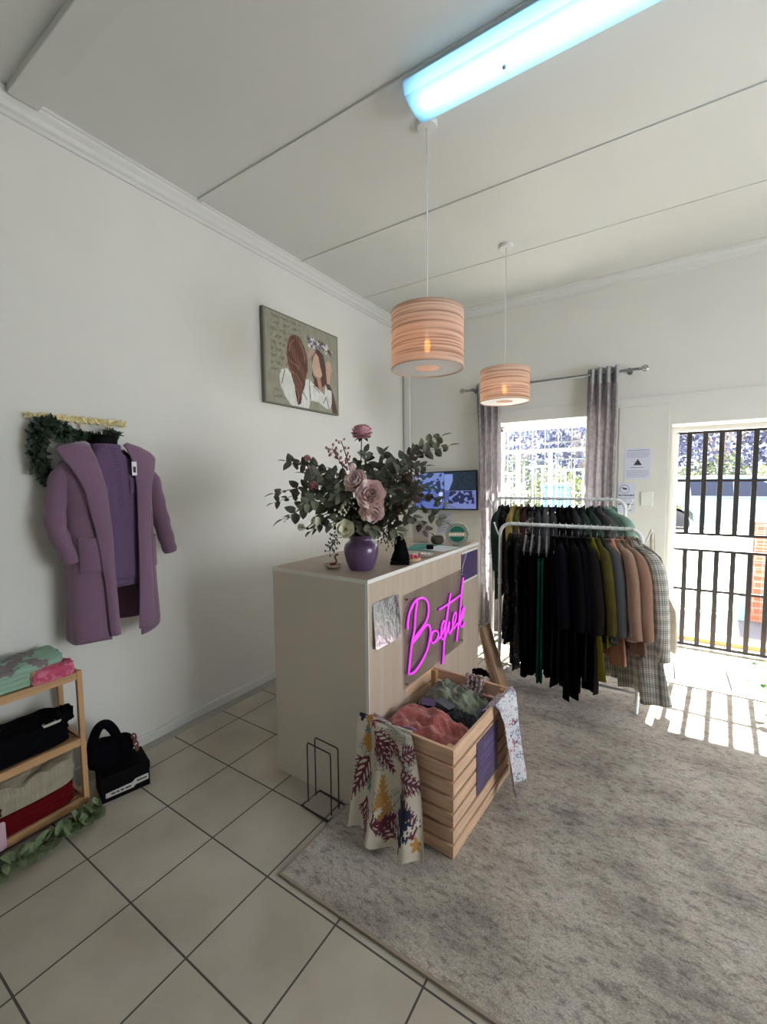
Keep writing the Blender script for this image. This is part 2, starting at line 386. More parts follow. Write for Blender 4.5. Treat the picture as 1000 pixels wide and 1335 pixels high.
# ------------------------------------------------------------------ the room
BW = 3.236; WT = 3.73; H = 3.25           # back wall inner and outer face, ceiling
RX = 5.2; FY = -4.2
DL, DR, DH = 2.555, 3.50, 1.965           # door opening
WLx, WRx, WB, WH = 1.0, 2.02, .42, 2.085 # window opening
SX0, SX1, SB, SH = .0, 1.75, .7, 2.35      # added side window, unseen, brightens the interior (y range)
S_(MB().box(-.3, RX+.3, FY-.3, WT+.02, -.12, 0), 'floor', 'tiles', origin=(0,0,0))
S_(MB().box(-.3, RX+.3, FY-.3, WT, H, H+.2), 'ceiling', 'ceilpaint')
S_(MB().box(-.3, 0, FY-.3, WT, 0, H), 'wall_left', 'wallpaint')
w = MB()
for b in ((0, WLx, 0, H), (WLx, WRx, 0, WB), (WLx, WRx, WH, H), (WRx, DL, 0, H), (DL, DR, DH, H), (DR, RX+.3, 0, H)):
    w.box(b[0], b[1], BW, WT, b[2], b[3])
S_(w, 'wall_back', 'wallpaint')
w = MB()
for b in ((FY-.3, SX0, 0, H), (SX0, SX1, 0, SB), (SX0, SX1, SH, H), (SX1, BW, 0, H)): w.box(RX, RX+.3, b[0], b[1], b[2], b[3])
S_(w, 'wall_right', 'wallpaint')
S_(MB().box(0, RX, FY-.3, FY, 0, H), 'wall_front', 'wallpaint')
# raised beam band across the window and the boxed frame round the door panel
S_(MB().box(WLx-.5, 4.6, BW-.012, BW, 2.2, 2.212), 'trim_1', 'trimpaint')
S_(MB().box(WRx+.15, 2.535, BW-.008, BW, 0.06, 2.13), 'trim_2', 'wallpaint', bevel=.003)
# cornices: stepped moulding
def cornice(n, ax):
    prof = [(0, 3.159), (.012, 3.159), (.016, 3.176), (.032, 3.184), (.04, 3.205), (.058, 3.222), (.062, 3.236), (.072, 3.238), (.072, 3.25), (0, 3.25)]
    m = MB()
    if ax == 'left': m.prism([(a, FY, z) for a, z in prof], (0, BW-FY, 0))
    else: m.prism([(0, BW-a, z) for a, z in prof], (RX, 0, 0))
    S_(m, n, 'trimpaint')
cornice('trim_3', 'left'); cornice('trim_4', 'back')
# ceiling cover battens along x
n = 5
for y, wd, dp in ((2.385, .016, .006), (1.555, .022, .008), (.66, .03, .010)):
    S_(MB().box(.07, RX, y-wd/2, y+wd/2, H-dp, H), 'trim_%d' % n, 'ceilpaint', bevel=.002); n += 1
S_(MB().box(.07, RX, -.265, -.15, H-.035, H), 'trim_8', 'ceilpaint', bevel=.003)
S_(MB().box(.07, RX, -1.6, -1.57, H-.012, H), 'trim_9', 'ceilpaint')
S_(MB().box(0, .02, FY, BW, 0, .057), 'baseboard_left', 'trimpaint', bevel=.004)
S_(MB().box(0.02, DL-.02, BW-.018, BW, 0, .057), 'baseboard_back', 'trimpaint', bevel=.004)
S_(MB().box(.02, .085, FY, BW-.02, 0, .0025), 'trim_10', 'screed')
S_(MB().box(.035, .1, BW-.03, BW, .057, 3.16), 'trim_11', 'trimpaint', bevel=.004)      # cable trunking in the corner
# extra window added in the right wall, out of view, for more daylight
sw2 = E_('added_window', (RX+.2, (SX0+SX1)/2, SB)); tag(sw2, kind='structure')
f2 = MB()
for b in ((SX0, SX0+.05, SB, SH), (SX1-.05, SX1, SB, SH), (SX0, SX1, SB, SB+.05), (SX0, SX1, SH-.05, SH)): f2.box(RX+.2, RX+.26, b[0], b[1], b[2], b[3])
build(f2, 'window_frame', 'whitemetal', sw2)
build(MB().box(RX+.228, RX+.232, SX0+.05, SX1-.05, SB+.05, SH-.05), 'window_pane', 'windowglass', sw2)
# window
win = E_('window_1', ((WLx+WRx)/2, 3.6, WB)); tag(win, kind='structure')
f = MB()
fy0, fy1 = 3.56, 3.62
for b in ((WLx, WLx+.05, WB, WH), (WRx-.05, WRx, WB, WH), (WLx, WRx, WB, WB+.05), (WLx, WRx, WH-.05, WH)): f.box(b[0], b[1], fy0, fy1, b[2], b[3])
f.box(WLx+.05, WRx-.05, fy0+.01, fy1-.01, 1.80, 1.835)
for x in (1.20, 1.53): f.box(x-.015, x+.015, fy0+.01, fy1-.01, WB+.05, 1.80)
build(f, 'window_frame', 'whitemetal', win)
build(MB().box(WLx+.05, WRx-.05, 3.588, 3.592, WB+.05, WH-.05), 'window_pane', 'windowglass', win)
g = MB()
for k in range(7):
    x = WLx+.12+k*.125; g.obox((x, 3.50, WB), (x, 3.50, WH), .010, .010)
for k in range(10):
    z = WB+.11+k*.17; g.obox((WLx, 3.50, z), (WRx, 3.50, z), .009, .009)
build(g, 'burglar_bars', 'whitemetal', win)
build(MB().box(WLx-.02, WRx+.02, BW-.03, 3.56, WB-.02, WB+.008), 'window_sill', 'trimpaint', win, bevel=.004)
# door frame (painted steel) in the reveal
d = MB()
d.box(DL, DL+.035, 3.55, 3.68, 0, DH); d.box(DR-.035, DR, 3.55, 3.68, 0, DH); d.box(DL+.035, DR-.035, 3.55, 3.68, DH-.035, DH)
S_(d, 'door_1', 'trimpaint', bevel=.003)
S_(MB().box(DL, DR, 3.56, 3.73, .0, .018), 'trim_12', 'screed', bevel=.003)
# ------------------------------------------------------------------ security gate: two leaves of flat bars
GY = 3.62
def gate(name, z0, z1, mids, label):
    g = E_(name, (3.02, GY, z0), label, 'gate', 'leaves of the barred door gate')
    m = MB(); x0, x1 = DL+.045, DR-.045
    for z in [z0, z1]+mids: build(MB().obox((x0, GY, z), (x1, GY, z), .014, .022), 'rail', 'darkmetal', g)
    for k in range(8):
        x = 2.69+k*.1125
        if x < x1: build(MB().obox((x, GY-.004, z0), (x, GY-.004, z1), .036, .010, up=(0,1,0)), 'bar', 'darkmetal', g, bevel=.002)
    for a_, b_ in ((x0-.008, x0+.014), (x1-.014, x1+.008)): build(MB().box(a_, b_, GY-.012, GY+.012, z0, z1), 'stile', 'whitemetal', g)
    return g
gate('security_gate', .028, .885, [.53], 'lower barred gate leaf in the doorway, reaching the threshold')
gate('security_gate', 1.03, 1.915, [1.5], 'upper barred gate leaf in the doorway, under the lintel')
# ------------------------------------------------------------------ rug, cut round the counter
CX0, CX1, CY0, CY1, CZ = .833, 1.43, .468, 1.829, 1.089
rg = MB().prism([(1.312, .035, 0), (4.6, .035, 0), (4.6, 2.69, 0), (1.45, 2.69, 0), (1.45, CY0-.012, 0), (1.312, CY0-.012, 0)], (0, 0, .009))
rug = E_('area_rug', (2.9, 1.3, 0), 'large mottled grey beige rug on the tiled floor under the crate', 'rug')
build(rg, 'pile', 'rugpile', rug)
for b in ((1.302, 4.6, .025, .0352), (1.302, 1.3122, .0352, CY0-.012), (1.45, 4.6, 2.69, 2.70)): build(MB().box(*b, 0, .0105), 'binding', 'rugedge', rug)
# ------------------------------------------------------------------ sales counter
c = E_('sales_counter', ((CX0+CX1)/2, (CY0+CY1)/2, 0), 'tall counter with grey end panel and woodgrain front, standing beside the left wall', 'counter')
build(MB().box(CX0, CX1-.018, CY0, CY0+.016, 0, CZ-.018), 'end_panel', 'laminate', c)
build(MB().box(CX0, CX1-.018, CY1-.016, CY1, 0, CZ-.018), 'end_panel', 'laminate', c)
build(MB().box(CX1-.018, CX1, CY0+.003, CY1, 0, CZ-.018), 'front_panel', 'ash', c)
build(MB().box(CX0, CX1, CY0, CY1, CZ-.018, CZ), 'counter_top', 'ashtop', c)
e = MB(); e.box(CX1-.016, CX1+.0015, CY0-.0015, CY0+.003, 0, CZ); e.box(CX0, CX1-.016, CY0-.0015, CY0, CZ-.018, CZ+.0006); e.box(CX1, CX1+.0012, CY0+.003, CY1, CZ-.018, CZ+.0006)
build(e, 'edge_banding', 'edgeband', c)
dd = build(MB().box(CX0-.0005, CX0+.018, CY0+.018, CY0+.5, .05, CZ-.03), 'door', 'laminate', c)
build(MB().box(CX0-.02, CX0-.0005, CY0+.02, CY0+.05, .70, .73), 'handle', 'graymetal', dd, bevel=.004)
build(MB().box(CX0+.02, CX1-.02, CY0+.018, CY1-.018, .52, .538), 'shelf', 'laminate', c)
# plaques on the counter front
def rr(y0, y1, z0, z1, x, r, n=6):
    P = []
    for cy, cz, a0 in ((y1-r, z1-r, 0), (y0+r, z1-r, PI/2), (y0+r, z0+r, PI), (y1-r, z0+r, 3*PI/2)):
        for k in range(n+1):
            a = a0+PI/2*k/n; P.append((x, cy+r*math.cos(a), cz+r*math.sin(a)))
    return P
MT = T(1.4305, 0, .975) @ Matrix.Rotation(math.radians(-4), 4, 'Y') @ T(0, 0, -.975) @ T(0, .60, 0) @ RZ(math.radians(-3.5)) @ T(.007, -.60, 0)
o = build(MB().prism(rr(.502, .705, .765, .975, 0, .012), (.003, 0, 0), MT), 'acrylic_plaque', 'purplegloss')
tag(o, 'glossy purple square plaque catching the window glare on the counter front', 'plaque')
pq = E_('notice_plaque', (1.431, 1.65, .85), 'dull purple notice with white strips at the far end of the counter front', 'notice')
build(MB().box(1.4305, 1.433, 1.515, 1.80, .865, 1.045), 'panel', 'purplecard', pq)
for a_, b_ in ((1.045, 1.056), (.853, .865)): build(MB().box(1.4305, 1.4335, 1.515, 1.80, a_, b_), 'border_strip', 'edgeband', pq)
# neon sign: clear backing, standoffs, magenta script
ns = E_('neon_sign', (1.44, 1.15, .5), 'glowing magenta script sign on a clear panel fixed to the counter front', 'sign')
build(MB().box(1.440, 1.444, .765, 1.52, .47, .955), 'backing_panel', 'acrylic', ns, bevel=.001)
so = MB()
for y, z in ((.785, .93), (1.50, .93), (.785, .49), (1.50, .49)): build(MB().cyl((1.4302, y, z), (1.448, y, z), .006, 12), 'standoff', 'chrome', ns)
ST = [[(.879,.915),(.854,.83),(.843,.754),(.816,.696),(.797,.618),(.781,.545)],
[(.773,.784),(.776,.822),(.796,.863),(.84,.9),(.892,.909),(.95,.898),(.994,.862),(1.003,.809),(.975,.765),(.922,.74),(.843,.712),(.822,.695),(.878,.71),(.955,.739),(1.002,.737),(1.026,.699),(1.016,.65),(.981,.597),(.915,.557),(.845,.535),(.793,.543)],
[(1.087,.68),(1.051,.681),(1.03,.658),(1.044,.624),(1.08,.616),(1.117,.631),(1.124,.655),(1.095,.677)],
[(1.117,.631),(1.139,.617),(1.193,.648),(1.22,.688),(1.193,.703),(1.167,.67),(1.165,.622),(1.193,.596),(1.241,.619)],
[(1.295,.847),(1.268,.787),(1.241,.717),(1.217,.641),(1.201,.562),(1.193,.496),(1.182,.448)],
[(1.139,.786),(1.282,.79),(1.442,.80)],
[(1.241,.619),(1.275,.675),(1.266,.626),(1.286,.602),(1.326,.629)],
[(1.326,.629),(1.371,.667),(1.376,.706),(1.346,.703),(1.326,.665),(1.336,.617),(1.403,.632)],
[(1.49,.905),(1.464,.82),(1.443,.721),(1.421,.638),(1.404,.584),(1.386,.52)],
[(1.425,.622),(1.477,.652),(1.507,.70),(1.487,.70),(1.44,.63),(1.47,.585),(1.512,.611)]]
nm = MB(); nb = MB()
for s_ in ST:
    P = spline([(1.456, y, z) for y, z in s_], 7); nm.tube(P, .0058, 8)
    nb.tube([(1.4475, p.y, p.z) for p in P], .006, 6)
build(nm, 'neon_tube', 'neon', ns, smooth=True); build(nb, 'tube_channel', 'neonback', ns, smooth=True)
cb = spline([(1.434, 1.60, 1.10), (1.437, 1.58, 1.03), (1.437, 1.53, .97), (1.448, 1.49, .92)], 6)
build(MB().tube(cb, .0014, 6), 'cable', 'whiteplastic', ns)
# ------------------------------------------------------------------ ceiling lamps
fl = E_('fluorescent_light', (2.2, .735, H), 'long lit fluorescent batten with prismatic cover on the ceiling', 'ceiling light')
build(MB().box(1.53, 2.86, .665, .805, H-.045, H), 'housing', 'whitemetal', fl, bevel=.004)
dm = MB()
prof = [(-.095, -.03), (-.10, -.05), (-.085, -.085), (-.05, -.098), (0, -.102), (.05, -.098), (.085, -.085), (.10, -.05), (.095, -.03)]
dm.sheet(lambda u, v: (1.525+1.34*v, .735+np.interp(u*8, range(9), [a for a, z in prof]), H+np.interp(u*8, range(9), [z for a, z in prof])), 24, 4, .003)
for x in (1.525, 2.862): dm.prism([(x, .735+a, H+z) for a, z in prof], (.003, 0, 0))
glassy('prismatic', (232,242,246), .12, .3)
def prism_mat():
    m = MATS['prismatic']; N, L = m.node_tree.nodes, m.node_tree.links; N.clear()
    o = N.new('ShaderNodeOutputMaterial'); mx = N.new('ShaderNodeMixShader'); t = N.new('ShaderNodeBsdfTranslucent'); g = N.new('ShaderNodeBsdfTransparent'); t.inputs[0].default_value = (*lin((222,240,250)), 1); g.inputs[0].default_value = (*lin((225,240,248)), 1); mx.inputs[0].default_value = .16
    L.new(t.outputs[0], mx.inputs[1]); L.new(g.outputs[0], mx.inputs[2]); L.new(mx.outputs[0], o.inputs[0])
prism_mat()
build(dm, 'diffuser', 'prismatic', fl, smooth='auto')
build(MB().cyl((1.56, .72, H-.065), (2.83, .72, H-.065), .015, 12), 'tube_lamp', 'tube', fl, smooth='auto')
build(MB().ell((1.93, .735, H-.105), .008), 'screw_knob', 'graymetal', fl, smooth=True)
added_fl = fl.copy(); COL.objects.link(added_fl); added_fl.location = (2.2, -2.6, H); added_fl['label'] = 'added unseen fluorescent batten on the ceiling behind the camera, for fill light'  # extra batten out of view, added to lift the room light
for ch in list(fl.children):
    k = ch.copy(); COL.objects.link(k); k.parent = added_fl
def pendant(x, y, zt, zb, label):
    p = E_('pendant_lamp', (x, y, H), label, 'pendant lamp', 'linen drum pendants')
    build(MB().lathe([(.001, H-.022), (.046, H-.022), (.052, H-.014), (.052, H), (.001, H)], (x, y, 0), 32), 'ceiling_rose', 'trimpaint', p, smooth='auto')
    build(MB().cyl((x, y, H-.02), (x, y, zt-.06), .0035, 8), 'cord', 'whiteplastic', p, smooth=True)
    R = .18
    def sh(u, v):
        a = 2*PI*u; z = zb+(zt-zb)*v; r = R+.0012*math.sin(v*60)
        return (x+r*math.cos(a), y+r*math.sin(a), z)
    s = build(MB().sheet(sh, 64, 40, 0, wrap=True), 'lamp_shade', 'linenshade', p, smooth=True)
    for z in (zt, zb): build(MB().tube([(x+R*math.cos(a), y+R*math.sin(a), z) for a in np.linspace(0, 2*PI, 48, endpoint=False)], .0028, 6, closed=True), 'rim', 'sand', s)
    dsk = MB().sheet(lambda u, v: (x+(.062+(R-.066)*v)*math.cos(2*PI*u), y+(.062+(R-.066)*v)*math.sin(2*PI*u), zb+.004), 48, 4, 0, wrap=True)
    build(dsk, 'diffuser_ring', 'diffuserwhite', s)
    zc = (zt+zb)/2
    build(MB().lathe([(.001, zt-.055), (.022, zt-.06), (.022, zt-.11), (.001, zt-.11)], (x, y, 0), 16), 'lamp_holder', 'whiteplastic', p, smooth='auto')
    bl = build(MB().lathe([(.001, zc-.07), (.016, zc-.066), (.03, zc-.045), (.032, zc-.02), (.024, zc+.01), (.014, zc+.03), (.001, zt-.11)], (x, y, 0), 20), 'bulb', 'bulbclear', p, smooth=True)
    fm = MB()
    for k in range(4):
        a = k*PI/2+.4; fm.cyl((x+.009*math.cos(a), y+.009*math.sin(a), zc-.05), (x+.009*math.cos(a), y+.009*math.sin(a), zc+.005), .002, 6)
    build(fm, 'filament', 'filament', bl)
    l = bpy.data.lights.new('bulb_light', 'POINT'); l.energy = .10; l.color = (1, .62, .36); l.shadow_soft_size = .03
    lo = bpy.data.objects.new('bulb_light', l); COL.objects.link(lo); lo.location = (x, y, zc-.025)
    return p
pendant(1.491, .927, 2.360, 2.085, 'nearer linen drum pendant lamp with glowing bulb, left of the other')
pendant(1.478, 2.227, 2.345, 2.110, 'farther linen drum pendant lamp hanging in front of the curtain rod')
# ------------------------------------------------------------------ left wall: canvas picture
def inpoly(u, v, P):
    ins = np.zeros(u.shape, bool); n = len(P)
    for i in range(n):
        x1, y1 = P[i]; x2, y2 = P[(i+1) % n]
        c = ((y1 > v) != (y2 > v)); t = (x2-x1)*(v-y1)/((y2-y1) if abs(y2-y1) > 1e-9 else 1e-9)+x1
        ins ^= c & (u < t)
    return ins
def L3(c): return np.array(lin(c))
def segd(u, v, a, b):
    ax, ay = a; bx, by = b; dx, dy = bx-ax, by-ay; t = np.clip(((u-ax)*dx+(v-ay)*dy)/(dx*dx+dy*dy+1e-12), 0, 1)
    return np.hypot(u-ax-t*dx, v-ay-t*dy), t
pic = E_('canvas_picture', (.005, 1.6, 2.11), 'stretched canvas painting of two long haired women in white, hung on the left wall', 'picture')
nu, nv = 250, 200
uu, vv = np.meshgrid(np.linspace(0, 1, nu+1), np.linspace(0, 1, nv+1)); U = uu.ravel(); V = vv.ravel()
C = np.tile(L3((150,147,130)), (len(U), 1))
jit = .0022*np.sin(U*90+np.sin(V*70)*2)
def put(mask, c): C[mask] = L3(c)
# faded rows of marks in the ground
for (a0, a1, b0, b1) in ((.08, .46, .70, .96), (.08, .27, .36, .70), (.10, .24, .05, .18)):
    m = (U > a0) & (U < a1) & (V > b0) & (V < b1)
    cell = (np.sin(U*210+V*30)*np.sin(V*130+3*np.sin(U*31)) > -.15) & (np.sin(V*88) > -.1) & (np.sin(U*56+2.2*np.sin(V*40)) > -.5)
    put(m & cell, (116,112,98))
white = (214,214,210)
P1 = [(.17,.30),(.20,.39),(.27,.42),(.33,.36),(.40,.20),(.43,0),(.33,0),(.24,.10),(.19,.20)]
P2 = [(.40,.0),(.42,.2),(.50,.34),(.56,.37),(.62,.32),(.70,.27),(.78,.22),(.79,.31),(.81,.36),(.87,.36),(.89,.26),(.89,.14),(.86,.06),(.80,.06),(.68,.12),(.57,.12),(.54,.0)]
put(inpoly(U+jit, V, P1), white); put(inpoly(U+jit*.5, V, P2), white)
Hd = [(.60,.66),(.64,.74),(.70,.75),(.77,.70),(.80,.58),(.83,.42),(.90,.30),(.96,.12),(.99,0),(.90,0),(.88,.12),(.80,.36),(.74,.30),(.66,.30),(.60,.42)]
put(inpoly(U+jit, V, Hd), (92,66,62))
put(inpoly(U, V, [(.60,.52),(.62,.64),(.66,.70),(.70,.66),(.72,.56),(.75,.46),(.73,.42),(.66,.40),(.62,.43)]), (198,166,148))
put(inpoly(U, V, [(.64,.42),(.72,.42),(.76,.24),(.72,.20),(.66,.34)]), (176,138,120))
put(inpoly(U, V, [(.62,.34),(.66,.42),(.69,.30),(.71,.22),(.66,.25)]), (96,54,46))
put(inpoly(U+jit, V, P2) & (U > .62) & (V < .30), white)
put(inpoly(U+jit, V, [(.40,.0),(.42,.2),(.50,.34),(.56,.37),(.60,.33),(.56,.1),(.54,0)]), white)
put(inpoly(U, V, [(.82,.37),(.81,.46),(.80,.60),(.84,.66),(.88,.62),(.90,.55),(.87,.46),(.87,.37)]), (196,160,146))
put(inpoly(U, V, [(.55,.62),(.56,.70),(.62,.74),(.66,.72),(.62,.66),(.58,.62)]), (188,152,138))
H1 = [(.27,.56),(.28,.70),(.32,.79),(.38,.825),(.45,.80),(.51,.70),(.54,.58),(.54,.46),(.51,.36),(.50,.28),(.46,.18),(.44,.06),(.40,.03),(.38,.10),(.36,.24),(.32,.36),(.28,.46)]
m1 = inpoly(U+jit*.8, V, H1); put(m1, (104,70,58))
st = np.sin((U-.41)*190/(.3+V)+V*3+1.2*np.sin(V*11))
st = st+.8*np.sin(U*37+V*22); put(m1 & (st > .9), (124,86,70)); put(m1 & (st < -.75), (80,52,46))
for ln in ([(.28,.55),(.33,.50),(.39,.48),(.42,.44)],[(.31,.40),(.38,.38),(.43,.32),(.46,.26)],[(.30,.62),(.32,.70),(.36,.76)],[(.44,.76),(.49,.66),(.50,.54)],[(.38,.22),(.41,.15),(.40,.06)],[(.27,.60),(.25,.50),(.30,.44)]):
    L_ = spline([(x, y, 0) for x, y in ln], 6)
    for a, b in zip(L_, L_[1:]):
        q, t = segd(U, V, (a.x, a.y), (b.x, b.y)); put((q < .0032), (164,128,108))
for a, b in (((.56,.36),(.57,.12)),((.80,.2),(.85,.06)),((.80,.2),(.76,.12)),((.24,.40),(.20,.24)),((.62,.3),(.70,.24)),((.45,.22),(.52,.12))):
    q, t = segd(U, V, a, b); put(q < .005, (92,92,96))
for k in range(70):
    x = .55+.34*rng.rand(); y = .76+.09*rng.rand()-(.10 if x > .8 else 0)*(x-.8)*8; r0 = .010+.014*rng.rand()
    cc = [(120,112,138),(92,84,112),(222,216,214),(210,196,190),(104,82,78)][rng.randint(5) if x > .66 else rng.choice([0,1,2])]
    a = np.arctan2(V-y, U-x); put(np.hypot(U-x, V-y) < r0*(1+.45*np.sin(5*a+k)), cc)
br_ = np.array([nz(a*26, b*9, 1)+.6*nz(a*70, b*20, 5) for a, b in zip(U, V)]); C *= (1+.16*br_)[:, None]
edge = (U < .02) | (U > .985) | (V < .02) | (V > .98); put(edge, (118,116,106))
PY0, PY1, PZ0, PZ1 = 1.170, 2.028, 2.112, 2.802
cm = MB().sheet(lambda u, v: (.0345, PY0+(PY1-PY0)*u, PZ0+(PZ1-PZ0)*v), nu, nv)
build(cm, 'painted_face', 'canvasprint', pic, cols=C, fix=False)
mat('canvasedge', (112,110,98), .8)
cb_ = MB(); cb_.box(.004, .034, PY0, PY0+.035, PZ0, PZ1); cb_.box(.004, .034, PY1-.035, PY1, PZ0, PZ1); cb_.box(.004, .034, PY0+.035, PY1-.035, PZ0, PZ0+.035); cb_.box(.004, .034, PY0+.035, PY1-.035, PZ1-.035, PZ1)
build(cb_, 'stretcher_frame', 'canvasedge', pic)
# ------------------------------------------------------------------ leaf helper
def leaf(mb, p, d, up, L, Wd, curl=.15, n=4, roundness=1.0):
    p = Vector(p); d = Vector(d).normalized(); s = d.cross(Vector(up))
    s = s.normalized() if s.length > 1e-4 else d.orthogonal().normalized(); nn = s.cross(d)
    vs = [p]; 
    for i in range(1, n):
        t = i/n; w = Wd*.5*math.sin(PI*t**(.8*roundness))**(.45 if Wd > .9*L else .7); c = p+d*L*t-nn*curl*L*t*t
        vs += [c-s*w+nn*w*.25, c, c+s*w+nn*w*.25]
    vs.append(p+d*L-nn*curl*L)
    fs = [(0, 2, 1), (0, 3, 2)]
    for i in range(n-2):
        a = 1+3*i; fs += [(a, a+1, a+4, a+3), (a+1, a+2, a+5, a+4)]
    a = 1+3*(n-2); e_ = len(vs)-1; fs += [(a, a+1, e_), (a+1, a+2, e_)]
    mb.add(vs, fs)
def rdir(): 
    v = Vector((random.gauss(0,1), random.gauss(0,1), random.gauss(0,1))); return v.normalized()
# ------------------------------------------------------------------ gold hook rail with leafy crest
hk = E_('hook_rail', (.01, -.04, 1.83), 'gold leaf-textured hook rail on the left wall above the purple cardigan', 'coat rack')
hm = MB()
hm.obox((.010, -.235, 1.848), (.010, .158, 1.846), .008, .010, up=(0,0,1))
for k in range(44):
    y = -.245+.41*k/43
    for s_ in (1, -1):
        leaf(hm, (.016+.004*(k % 2), y, 1.847), (.35, .8*(1 if k > 2 else -1)+random.uniform(-.3,.3), s_*random.uniform(.3,.8)), (1,0,0), .030, .011, .35)
build(hm, 'crest', 'gold', hk)
for y in (-.168, -.038, .096):
    m = MB(); m.tube(spline([(.014, y, 1.842), (.016, y, 1.80), (.022, y, 1.775), (.042, y, 1.768), (.056, y, 1.785)], 5), .004, 8); m.ell((.057, y, 1.788), .006)
    build(m, 'hook', 'gold', hk, smooth=True)
gar = E_('leaf_garland', (.03, -.15, 1.6), 'dark green artificial leaf garland hanging from the gold hook rail', 'garland')
path = spline([(.045, -.235, 1.60), (.05, -.235, 1.68), (.05, -.225, 1.76), (.05, -.20, 1.81), (.05, -.15, 1.795), (.05, -.10, 1.758), (.05, -.03, 1.748), (.05, .05, 1.755), (.045, .11, 1.785)], 8)
build(MB().tube(path, .004, 6), 'stem', 'twig', gar, smooth=True)
gm = MB()
for i, p in enumerate(path):
    k = 13 if p.y < -.12 else 9
    for _ in range(k):
        d = rdir(); d.x = abs(d.x)*.8
        if p.y > -.12 and d.z < -.2: d.z *= .4
        leaf(gm, p+rdir()*.016, d, rdir(), .030+.022*random.random(), .024, .2, 5)
p2 = spline([(.04, -.235, 1.62), (.04, -.218, 1.575), (.04, -.205, 1.54)], 6)
for p in p2:
    for _ in range(12):
        d = rdir(); d.x = abs(d.x)*.8; leaf(gm, p+rdir()*.012, d, rdir(), .026+.018*random.random(), .020, .2, 5)
build(gm, 'leaves', 'leafgarland', gar, fix=False)
tag(bpy.data.objects['leaves'], kind='stuff')
gw = MB().tube(spline([(.035, -.20, 1.80), (.035, -.245, 1.76), (.035, -.262, 1.715), (.035, -.235, 1.70), (.04, -.2, 1.71)], 6), .0022, 6)
build(gw, 'wire_loop', 'twig', gar, smooth=True)
# ------------------------------------------------------------------ hanging bust form, sweater, cardigan
BX, BY = .115, .03
def ring(z, rx, ry, x=BX, y=BY, n=48, f=None, e=2.3):
    out = []
    for k in range(n):
        a = 2*PI*k/n; ca, sa = math.cos(a), math.sin(a)
        q = (abs(ca)**e+abs(sa)**e)**(-1/e)
        dx = rx*ca*q; dy = ry*sa*q
        if dx < 0: dx *= .75
        g_ = f(a, z) if f else 0
        out.append((x+dx*(1+g_), y+dy*(1+g_), z))
    return out
bust = E_('bust_form', (.06, BY, 1.0), 'black hanging bust form whose neck shows above the lilac sweater', 'mannequin')
rows = [(1.012,.05,.12),(1.15,.07,.15),(1.35,.085,.155),(1.5,.085,.165),(1.6,.07,.165),(1.645,.055,.12),(1.675,.048,.075),(1.70,.044,.055),(1.745,.045,.055),(1.765,.046,.058),(1.772,.03,.04),(1.773,.001,.001)]
build(MB().loft([ring(z, a, b) for z, a, b in rows]), 'body', 'black', bust, smooth=True)
build(MB().tube(spline([(.09, BY, 1.77), (.085, BY, 1.80), (.05, .096, 1.80), (.03, .096, 1.79)], 6), .003, 8), 'hanging_hook', 'chrome', bust, smooth=True)
# sweater
sw = E_('knit_sweater', (BX, BY, 1.0), 'lilac knitted sweater worn by the bust form under the open cardigan', 'sweater')
fold = lambda a, z: .012*math.sin(a*7+z*14)*max(0, (1.35-z))
rows = [(1.03,.092,.155),(1.035,.10,.165),(1.06,.108,.172),(1.12,.108,.172),(1.25,.108,.170),(1.42,.108,.172),(1.53,.102,.176),(1.59,.092,.172),(1.63,.080,.145),(1.66,.066,.102),(1.68,.058,.076),(1.705,.056,.068),(1.722,.056,.067),(1.724,.051,.062),(1.70,.050,.060)]
build(MB().loft([ring(z, a, b, f=fold) for z, a, b in rows], cap=False), 'body', 'lilacknit', sw, smooth=True)
hem_ = MB().loft([ring(z, a, b, f=fold) for z, a, b in ((1.005,.088,.15),(1.0,.093,.155),(1.03,.098,.160),(1.034,.092,.154))], cap=False)
build(hem_, 'ribbed_hem', 'lilacknit', sw, smooth=True)
em = MB()
for k in range(19):
    z = 1.70-.0165*k; x = BX+np.interp(z, [1.4,1.53,1.59,1.63,1.66,1.70], [.108,.102,.092,.080,.066,.056])
    for s_ in (-1, 1): em.ell((x+.0005, BY+.012+s_*.006, z), (.002, .0038, .0034), n=8, m=5)
build(em, 'eyelet_trim', 'knithole', sw, smooth=True)
build(MB().sheet(lambda u, v: (BX+.111-.018*(abs(u*.06+.05)/.17)**2, BY+.058+.055*u, 1.475+.075*v), 6, 6, .002), 'chest_patch', 'lilacknit', sw)
tg = MB().box(BX+.118, BX+.1195, BY+.066, BY+.090, 1.565, 1.635, )
tt = build(tg, 'price_tag', 'tagwhite', sw)
for k in range(5):
    pass
build(MB().box(BX+.1196, BX+.120, BY+.071, BY+.085, 1.58, 1.61), 'tag_print', 'ink', tt)
